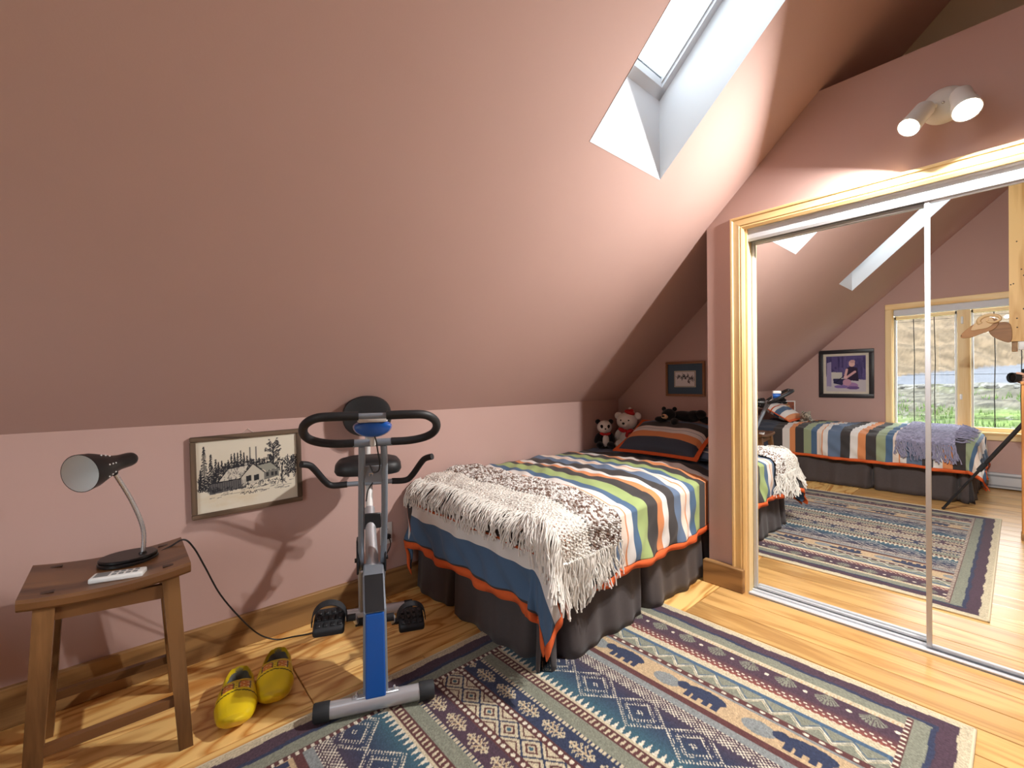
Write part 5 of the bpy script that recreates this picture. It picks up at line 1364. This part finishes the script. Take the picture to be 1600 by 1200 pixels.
# baseboard heater on the window wall
ht = thing('baseboard_heater', 'white electric baseboard heater at the foot of the window wall', 'heater', (XW, -0.46, 0.0))
q = MB(); q.rbox(0.0, 0.055, -0.72, 0.72, 0.012, 0.172, 0.005, 2); q.build('case', 'white_metal', ht)
q = MB(); q.box(0.050, 0.057, -0.70, 0.70, 0.030, 0.046); q.build('lower_grille', 'grey_metal', ht, smooth=0)
q = MB(); q.box(0.050, 0.057, -0.70, 0.70, 0.132, 0.152); q.build('upper_grille', 'grey_metal', ht, smooth=0)
for sx in (-1, 1):
    q = MB(); q.rbox(-0.002, 0.059, sx * 0.72 - 0.012, sx * 0.72 + 0.012, 0.01, 0.175, 0.003, 1); q.build('end_cap', 'white_metal', ht)

# ------------------------------------------------------------------ hanging post with ram's-head hook, low post
wood('post_z', (204, 156, 90), (232, 192, 128), 0.5, ring=9, stretch=10, axis=2)
px_, py_ = -0.64, -0.035
po = thing('hanging_post', 'pale pine post hanging from the ridge beside the window', 'post', (px_, py_, 1.512))
q = MB(); q.prism([(-0.045, -0.09, 0), (-0.045, 0.09, 0), (-0.045, 0.09, zs(py_ + 0.09) - 1.512), (-0.045, -0.09, zs(py_ - 0.09) - 1.512)], (0.09, 0, 0)); pz = q.build('timber', 'post_z', po, smooth=0)
r = random.Random(3)
for i in range(9):
    q = MB(); q.ball((0.045, r.uniform(-0.02, 0.08), r.uniform(0.06, 1.0)), (0.002, 0.005, 0.006), 8, 6); q.build('knot', 'dark_wood', pz)
q = MB(); q.rbox(-0.03, 0.03, -0.02, 0.035, -0.075, 0.0, 0.006, 2); q.build('bracket', 'white_plastic', po)
q = MB(); q.rbox(-0.02, 0.02, 0.04, 0.075, -0.09, 0.0, 0.004, 1); q.build('wood_block', 'fir_base', po)
# ram's head: layered cut-out boards
wood('ram_tan', (128, 84, 44), (168, 118, 66), 0.5, ring=5, axis=1)
wood('ram_pale', (186, 146, 96), (214, 180, 132), 0.5, ring=5, axis=1)
rh = thing('ram_head_hook', 'layered wooden ram head hook with curled horn on the hanging post', 'coat hook', (-0.59, 0.055, 1.60))
def cut(pts, x0, th, nm, m, par=rh):
    q = MB(); q.prism([(x0, y, z) for y, z in pts], (th, 0, 0)); o = q.build(nm, m, par, smooth=0); md = o.modifiers.new('soft_edges', 'BEVEL'); md.width = 0.003; md.segments = 2; return o
def smooth_poly(pts, n=6):
    P_ = [Vector((a, b, 0)) for a, b in pts]; m_ = len(P_); out = []
    for i in range(m_):
        p0, p1, p2, p3 = P_[i - 1], P_[i], P_[(i + 1) % m_], P_[(i + 2) % m_]
        for k in range(n):
            t = k / n; v = 0.5 * ((2 * p1) + (p2 - p0) * t + (2 * p0 - 5 * p1 + 4 * p2 - p3) * t * t + (3 * p1 - p0 - 3 * p2 + p3) * t ** 3); out.append((v.x, v.y))
    return out
cut(smooth_poly([(-0.01, -0.09), (-0.01, 0.06), (0.05, 0.09), (0.11, 0.06), (0.12, 0.0), (0.07, -0.06)]), -0.012, 0.016, 'neck', 'ram_tan')
cut(smooth_poly([(0.30, -0.03), (0.285, 0.02), (0.20, 0.10), (0.12, 0.14), (0.06, 0.10), (0.09, 0.03), (0.16, 0.0), (0.24, -0.035)]), 0.004, 0.014, 'face', 'ram_tan')
cut(smooth_poly([(0.235, 0.035), (0.19, 0.12), (0.13, 0.15), (0.09, 0.10), (0.12, 0.05), (0.18, 0.035)]), 0.018, 0.010, 'cheek', 'ram_pale')
hp = []
for i in range(30):
    t = i / 29; a = -0.6 + t * 2 * PI * 1.15; rr = 0.085 - 0.062 * t; hp.append((0.026 + 0.010 * t, 0.105 + rr * math.cos(a), 0.115 + 0.62 * rr * math.sin(a)))
q = MB(); q.tube(hp, [0.018 - 0.012 * i / 29 for i in range(30)], 10); q.build('horn', 'ram_pale', rh)
q = MB(); q.ball((0.020, 0.298, -0.012), 0.004, 8, 6); q.build('nostril', 'dark_wood', rh)
# low newel post by the camera
nw = thing('newel_post', 'short orange brown wooden newel post beside the camera tripod', 'post', (0.345, -0.062, 0))
wood('newel_z', (150, 92, 46), (198, 138, 78), 0.45, ring=8, axis=2)
q = MB(); q.rbox(-0.042, 0.042, -0.05, 0.05, 0, 1.14, 0.005, 1); q.build('shaft', 'newel_z', nw)
q = MB(); q.rbox(-0.052, 0.052, -0.054, 0.054, 1.14, 1.165, 0.006, 2); q.build('cap', 'newel_z', nw)
q = MB(); q.rbox(-0.048, 0.048, -0.054, 0.054, 0.0, 0.05, 0.004, 1); q.build('foot_block', 'fir_base', nw)

# ------------------------------------------------------------------ tripod and camera just beside the viewpoint
lt_ = Vector((-0.75, 0.66, 0)); fw_ = Vector((0.66, 0.75, 0))
ctip = fw_ * -0.022 + lt_ * 0.09
ph = thing('photo_camera', 'black photo camera with lens on top of the tripod', 'camera', (0, 0, 0))
yawc = math.atan2(fw_.y, fw_.x)
ph.location = tuple(ctip - fw_ * 0.13) [:2] + (1.145,); ph.rotation_euler = (0, 0, yawc)
q = MB(); q.rbox(-0.035, 0.03, -0.068, 0.068, 0.0, 0.09, 0.014, 3); cb_ = q.build('body', 'black_plastic', ph)
q = MB(); q.rbox(-0.03, 0.032, -0.030, 0.030, 0.085, 0.118, 0.010, 3); q.build('prism_hump', 'black_plastic', ph)
q = MB(); q.lathe([(0.034, 0.03), (0.036, 0.05), (0.034, 0.055), (0.036, 0.09), (0.041, 0.105), (0.042, 0.126), (0.038, 0.126), (0.036, 0.11)], 28, Matrix.Translation((0, 0, 0.047)) @ Euler((0, PI / 2, 0)).to_matrix().to_4x4(), cap=False); ln = q.build('lens', 'black_rubber', ph)
q = MB(); q.lathe([(0.036, 0.112), (0.02, 0.117), (0.001, 0.118)], 28, Matrix.Translation((0, 0, 0.047)) @ Euler((0, PI / 2, 0)).to_matrix().to_4x4(), cap=False); q.build('front_glass', 'eye_black', ln)
q = MB(); q.lathe([(0.012, 0), (0.012, 0.01), (0.008, 0.013)], 16, Matrix.Translation((0.008, -0.045, 0.088))); q.build('dial', 'black_plastic', ph)
tp = thing('tripod', 'black camera tripod standing at the edge of the rug', 'tripod', (ph.location.x, ph.location.y, 0))
mat('tripod_black', (34, 34, 38), 0.4, var=0.1)
q = MB(); q.rbox(-0.035, 0.035, -0.03, 0.03, 1.122, 1.145, 0.006, 2); q.build('head_plate', 'tripod_black', tp)
q = MB(); q.ball((0, 0, 1.09), (0.034, 0.034, 0.036), 20, 12); q.lathe([(0.03, 1.03), (0.036, 1.05), (0.036, 1.08), (0.024, 1.10)], 20); q.build('ball_head', 'tripod_black', tp)
q = MB(); q.tube([(0, 0, 0.62), (0, 0, 1.04)], 0.0135, 14); q.build('center_column', 'tripod_black', tp)
q = MB(); q.lathe([(0.02, 0.80), (0.036, 0.805), (0.036, 0.845), (0.02, 0.86)], 20); q.build('spider', 'tripod_black', tp)
bx, by = ph.location.x, ph.location.y
for (fx_, fy_) in ((-0.272 - bx, 0.455 - by), (0.46 - bx, -0.30 - by), (-0.42 - bx, -0.46 - by)):
    d = Vector((fx_, fy_, -0.822)); s0 = Vector((0, 0, 0.822)) + Vector((fx_, fy_, 0)).normalized() * 0.03
    e_ = Vector((fx_, fy_, 0.012)); m1 = s0.lerp(e_, 0.48)
    q = MB(); q.tube([tuple(s0), tuple(m1)], 0.0155, 12); lg = q.build('leg', 'tripod_black', tp)
    q = MB(); q.tube([tuple(s0.lerp(e_, 0.45)), tuple(s0.lerp(e_, 0.53))], 0.0195, 12); q.build('leg_lock', 'black_rubber', lg)
    q = MB(); q.tube([tuple(s0.lerp(e_, 0.5)), tuple(e_)], 0.011, 12); q.build('lower_leg', 'tripod_black', lg)
    q = MB(); q.ball(tuple(e_), 0.013, 12, 8); q.build('rubber_foot', 'black_rubber', lg)

# ------------------------------------------------------------------ photographer (mostly outside the frame; seen in the mirror)
def skin_fig(name, chains, m, parent, levels=1, root=0):
    """chains: list of [(pos, radius)...]; a chain may start with an int index into the verts made so far"""
    vs, rs_, es = [], [], []
    for ch in chains:
        prev = None
        for it in ch:
            if isinstance(it, int): prev = it; continue
            vs.append(it[0]); rs_.append(it[1]); k = len(vs) - 1
            if prev is not None: es.append((prev, k))
            prev = k
    me = bpy.data.meshes.new(name); me.from_pydata(vs, es, []); me.update()
    o = bpy.data.objects.new(name, me); C.objects.link(o); o.parent = parent
    o.modifiers.new('skin', 'SKIN').use_smooth_shade = True
    lay = me.skin_vertices[0].data if me.skin_vertices else None
    if lay is None:
        bm = bmesh.new(); bm.from_mesh(me); bm.verts.layers.skin.verify(); bm.to_mesh(me); bm.free(); lay = me.skin_vertices[0].data
    for i, r_ in enumerate(rs_):
        lay[i].radius = r_ if hasattr(r_, '__len__') else (r_, r_); lay[i].use_root = (i == root)
    sb = o.modifiers.new('sub', 'SUBSURF'); sb.levels = levels; sb.render_levels = levels
    me.materials.append(MATS[m])
    return o
mat('skin', (214, 168, 146), 0.55, var=0.05)
mat('shirt_pink', (206, 84, 128), 0.85, var=0.08, nscale=30, bump=0.1)
mat('trousers', (58, 60, 72), 0.85, var=0.1, bump=0.15, bscale=400)
mat('slipper', (120, 140, 168), 0.8, var=0.1, nscale=60)
mat('hair', (74, 58, 46), 0.8, var=0.2, nscale=80)
# local frame: +Y is where the person faces; placed behind the tripod
pe = thing('person', 'person in pink top and blue-grey slippers reaching for the camera on the tripod', 'person', (-0.47, -0.24, 0), math.radians(-22))
def to_loc(w): return tuple(pe_inv @ Vector(w))
pe_m = Matrix.Translation((-0.47, -0.24, 0)) @ Matrix.Rotation(math.radians(-22), 4, 'Z'); pe_inv = pe_m.inverted()
lens_mid = ctip - fw_ * 0.07
hand_w = Vector((lens_mid.x, lens_mid.y, 1.19)) + Vector((0.052, -0.036, 0.0))
hl = Vector(to_loc(hand_w))
# 0 pelvis ..
body = [[((0, 0, 0.94), (0.15, 0.11)), ((0, 0.02, 1.08), (0.135, 0.10)), ((0, 0.05, 1.24), (0.155, 0.105)), ((0, 0.07, 1.36), (0.15, 0.09)), ((0, 0.085, 1.42), (0.06, 0.055)), ((0, 0.10, 1.48), (0.05, 0.05)), ((0, 0.12, 1.56), (0.075, 0.088)), ((0, 0.125, 1.64), (0.072, 0.086)), ((0, 0.12, 1.69), (0.045, 0.055))],
        [0, ((-0.095, 0.0, 0.86), 0.095), ((-0.10, 0.02, 0.50), 0.062), ((-0.105, -0.01, 0.28), 0.055), ((-0.105, -0.02, 0.09), 0.038)],
        [0, ((0.095, 0.0, 0.86), 0.095), ((0.10, 0.02, 0.50), 0.062), ((0.105, -0.01, 0.28), 0.055), ((0.105, -0.02, 0.09), 0.038)],
        [3, ((-0.19, 0.06, 1.35), 0.058), ((-0.235, -0.02, 1.10), 0.042), ((-0.24, -0.01, 0.94), 0.032), ((-0.24, 0.0, 0.86), (0.030, 0.02))],
        [3, ((0.19, 0.07, 1.35), 0.056), (tuple(Vector((0.24, 0.06, 1.17))), 0.042), (tuple(Vector((0.24, 0.06, 1.17)).lerp(hl, 0.6)), 0.034), (tuple(hl), (0.026, 0.020))]]
bo = skin_fig('body', body, 'skin', pe, 2)
# clothes: slightly larger shells of the same skeleton
sh_ = [[((0, 0, 0.92), (0.165, 0.125)), ((0, 0.02, 1.08), (0.15, 0.115)), ((0, 0.05, 1.24), (0.168, 0.118)), ((0, 0.07, 1.365), (0.155, 0.10)), ((0, 0.082, 1.415), (0.075, 0.07))],
       [3, ((-0.19, 0.06, 1.35), 0.070), ((-0.235, -0.02, 1.12), 0.054)], [3, ((0.19, 0.07, 1.35), 0.068), ((0.24, 0.06, 1.17), 0.054), (tuple(Vector((0.24, 0.06, 1.17)).lerp(hl, 0.55)), 0.046)]]
skin_fig('shirt', sh_, 'shirt_pink', pe, 2)
tr = [[((0, 0, 0.955), (0.162, 0.12)), ((0, 0, 0.90), (0.165, 0.12))], [1, ((-0.095, 0.0, 0.80), 0.105), ((-0.10, 0.02, 0.50), 0.078), ((-0.105, -0.01, 0.28), 0.070), ((-0.105, -0.02, 0.08), 0.062)], [1, ((0.095, 0.0, 0.80), 0.105), ((0.10, 0.02, 0.50), 0.078), ((0.105, -0.01, 0.28), 0.070), ((0.105, -0.02, 0.08), 0.062)]]
skin_fig('trousers', tr, 'trousers', pe, 2)
hq = MB(); hq.ball((0, 0.108, 1.645), (0.092, 0.104, 0.085), 24, 14, noise=0.02); hq.ball((0, 0.05, 1.58), (0.078, 0.06, 0.085), 20, 12, noise=0.02); hq.build('hair', 'hair', pe, smooth=180)
for sx in (-1, 1):
    q = MB(); q.ball((sx * 0.03, 0.197, 1.60), (0.010, 0.006, 0.007), 12, 8); q.build('eye', 'eye_black', pe)
    q = MB(); q.ball((sx * 0.082, 0.115, 1.585), (0.012, 0.02, 0.03), 12, 8); q.build('ear', 'skin', pe)
q = MB(); q.ball((0, 0.212, 1.575), (0.012, 0.016, 0.022), 12, 8); q.build('nose', 'skin', pe)
q = MB(); q.ball((0, 0.196, 1.535), (0.022, 0.008, 0.006), 12, 8); q.build('mouth', 'plush_pink', pe)
# right hand closes round the camera body: four unequal bent fingers and a thumb
cl_ = Vector(to_loc((lens_mid.x + 0.03, lens_mid.y + 0.02, 1.19)))
dv = (cl_ - hl); dv.z = 0; dv.normalize(); sdv = Vector((-dv.y, dv.x, 0))
for i, (lz, Lf) in enumerate(((0.030, 0.070), (0.010, 0.078), (-0.010, 0.073), (-0.028, 0.058))):
    b0 = hl + Vector((0, 0, lz)) + dv * 0.012
    skin_fig('finger', [[(tuple(b0), 0.0095), (tuple(b0 + dv * Lf * 0.45 + sdv * 0.022), 0.009), (tuple(b0 + dv * Lf * 0.8 + sdv * 0.020), 0.0082), (tuple(b0 + dv * Lf * 1.05 + sdv * 0.004), 0.0068)]], 'skin', pe, 2)
skin_fig('thumb', [[(tuple(hl + Vector((0, 0, 0.012)) - dv * 0.01), 0.012), (tuple(hl + Vector((0, 0, 0.035)) + dv * 0.025 - sdv * 0.028), 0.0105), (tuple(hl + Vector((0, 0, 0.040)) + dv * 0.055 - sdv * 0.030), 0.0085)]], 'skin', pe, 2)
# left hand relaxed
lh = Vector((-0.24, 0.01, 0.845))
for i, (lx, Lf) in enumerate(((-0.024, 0.058), (-0.008, 0.072), (0.008, 0.075), (0.022, 0.066))):
    b0 = lh + Vector((lx, 0, 0)); skin_fig('finger', [[(tuple(b0), 0.0095), (tuple(b0 + Vector((0, 0.030, -0.030))), 0.009), (tuple(b0 + Vector((0, 0.034, -Lf * 0.85))), 0.0075), (tuple(b0 + Vector((0, 0.022, -Lf * 1.15))), 0.0065)]], 'skin', pe, 2)
skin_fig('thumb', [[(tuple(lh + Vector((0.022, 0, 0.02))), 0.012), (tuple(lh + Vector((0.045, 0.02, -0.005))), 0.010), (tuple(lh + Vector((0.048, 0.030, -0.032))), 0.0085)]], 'skin', pe, 2)
def slipper(x, y, rz):
    q = MB(); n = 20; rs = []
    T = Matrix.Translation((x, y, 0)) @ Matrix.Rotation(rz, 4, 'Z')
    for t, hw, tz in ((0, .012, .04), (.03, .030, .062), (.2, .036, .066), (.45, .038, .066), (.7, .046, .058), (.88, .040, .042), (.97, .024, .030), (1, .006, .02)):
        rs.append([tuple(T @ Vector((hw * math.copysign(abs(math.cos(2 * PI * k / n)) ** 0.8, math.cos(2 * PI * k / n)), -0.075 + 0.255 * t, tz / 2 + tz / 2 * math.copysign(abs(math.sin(2 * PI * k / n)) ** 0.7, math.sin(2 * PI * k / n))))) for k in range(n)])
    q.rings(rs); q.build('slipper', 'slipper', pe, smooth=60)
slipper(-0.105, 0.0, math.radians(4)); slipper(0.105, 0.0, math.radians(-4))

# ------------------------------------------------------------------ outdoors beyond the window
attr_mat('outdoor_ground', 0.95, bump=0.6, bscale=6, spec=0.1)
nxg, nyg = 260, 200
gx = -2.2 - 50 * (np.linspace(0, 1, nxg) ** 1.35); gy = np.concatenate([np.linspace(-22, -5, 30)[:-1], np.linspace(-5, 10, 260), np.linspace(10, 26, 30)[1:]])
GX, GY = np.meshgrid(gx, gy)
n1 = waves(31, 8, 0.3, 1.0); n2 = waves(32, 10, 1.5, 4.0); n3 = waves(33, 12, 5, 12)
rl = -20.0 - 0.10 * (4.5 - GY); rt = -21.6 - 1.05 * np.clip(4.8 - GY, -1.0, 9)
base = np.interp(-GX, [0, 8, 13, 17, 20], [-0.9, -0.45, -0.12, 0.42, 0.90])
zr = 0.92 + 0.14 * np.maximum(rl - GX, 0)
Zg = np.where(GX > rl, base + 0.05 * n2(GX, GY) + 0.03 * n3(GX, GY), np.where(GX > rt, zr, 0.92 + 0.14 * (rl - rt) + 0.48 * (rt - GX) + 0.10 * n2(GX, GY)))
Zg = Zg + 0.05 * n1(GX, GY)
fine = 0.5 + 0.25 * n3(GX * 1.3, GY * 1.3) + 0.25 * n2(GX * 2, GY * 2) + 0.18 * rng.randn(*GX.shape)
green = np.array((72, 86, 46.0)); earth = np.array((72, 69, 61.0)); brown = np.array((98, 84, 68.0)); brown2 = np.array((70, 60, 48.0)); road = np.array((78, 80, 87.0)); stone = np.array((98, 96, 92.0))
grassy = np.clip(0.5 + 0.8 * n1(GX * 1.5, GY * 1.5) + np.interp(-GX, [12, 14.5, 17], [0.6, -0.1, -0.5]), 0, 1)[..., None]
f_ = np.clip(fine, 0, 1)[..., None]
cl = (green * grassy + earth * (1 - grassy)) * (0.72 + 0.5 * f_)
hillc = brown * f_ + brown2 * (1 - f_)
cg = np.where((GX > rl)[..., None], cl, np.where((GX > rt)[..., None], road * (0.95 + 0.08 * f_), hillc))
edge_ = (np.abs(GX - rl - 0.4) < 0.45) & (fine > 0.45); cg[edge_] = stone
cg[(GX > rl) & (rng.rand(*GX.shape) > 0.975)] = stone
gr = structure(link('ground_outside', grid_mesh('ground_outside', np.stack([GX, GY, Zg], -1)[:, ::-1], lin(np.clip(cg, 0, 255))[:, ::-1]), 'outdoor_ground'), 'grassy hillside with a paved road outside the window', 'ground')
mat('grass_blade', (74, 94, 44), 0.9, var=0.3, nscale=3)
q = MB(); r = random.Random(12)
for i in range(2600):
    x = -(11 + 7 * r.random() ** 1.7); y = r.uniform(-4, 7)
    if (math.sin(x * 1.3 + 1) + math.sin(y * 1.7 + x)) < -0.2: continue
    z = float(np.interp(-x, [0, 8, 13, 17, 20], [-0.9, -0.45, -0.12, 0.42, 0.90]))
    for k in range(2):
        a = r.uniform(0, 6.28); h_g = r.uniform(0.06, 0.18); w_g = 0.025
        q.add([(x - w_g * math.cos(a), y - w_g * math.sin(a), z - 0.06), (x + w_g * math.cos(a), y + w_g * math.sin(a), z - 0.06), (x + r.uniform(-.05, .05), y + r.uniform(-.05, .05), z + h_g)], [(0, 1, 2)])
tag(q.build('grass', 'grass_blade', smooth=0), 'tufts of green grass on the bank below the road', 'grass', kind='stuff')
mat('rock', (84, 82, 79), 0.9, var=0.25, nscale=4)
for i in range(14):
    x = -19.4 + r.uniform(-.25, .35); y = -2.5 + i * 0.62 + r.uniform(-.2, .2); s_ = r.uniform(0.08, 0.17)
    q = MB(); q.ball((0, 0, 0), (s_, s_ * 1.4, s_ * 0.75), 10, 7, noise=0.14)
    o = q.build('rock', 'rock', None, smooth=0, loc=(x, y, 0.80 + s_ * 0.3), rot=(0, 0, r.uniform(0, 3)))
    tag(o, 'pale rock in the row along the road edge outside', 'rock', 'rocks along the road edge')
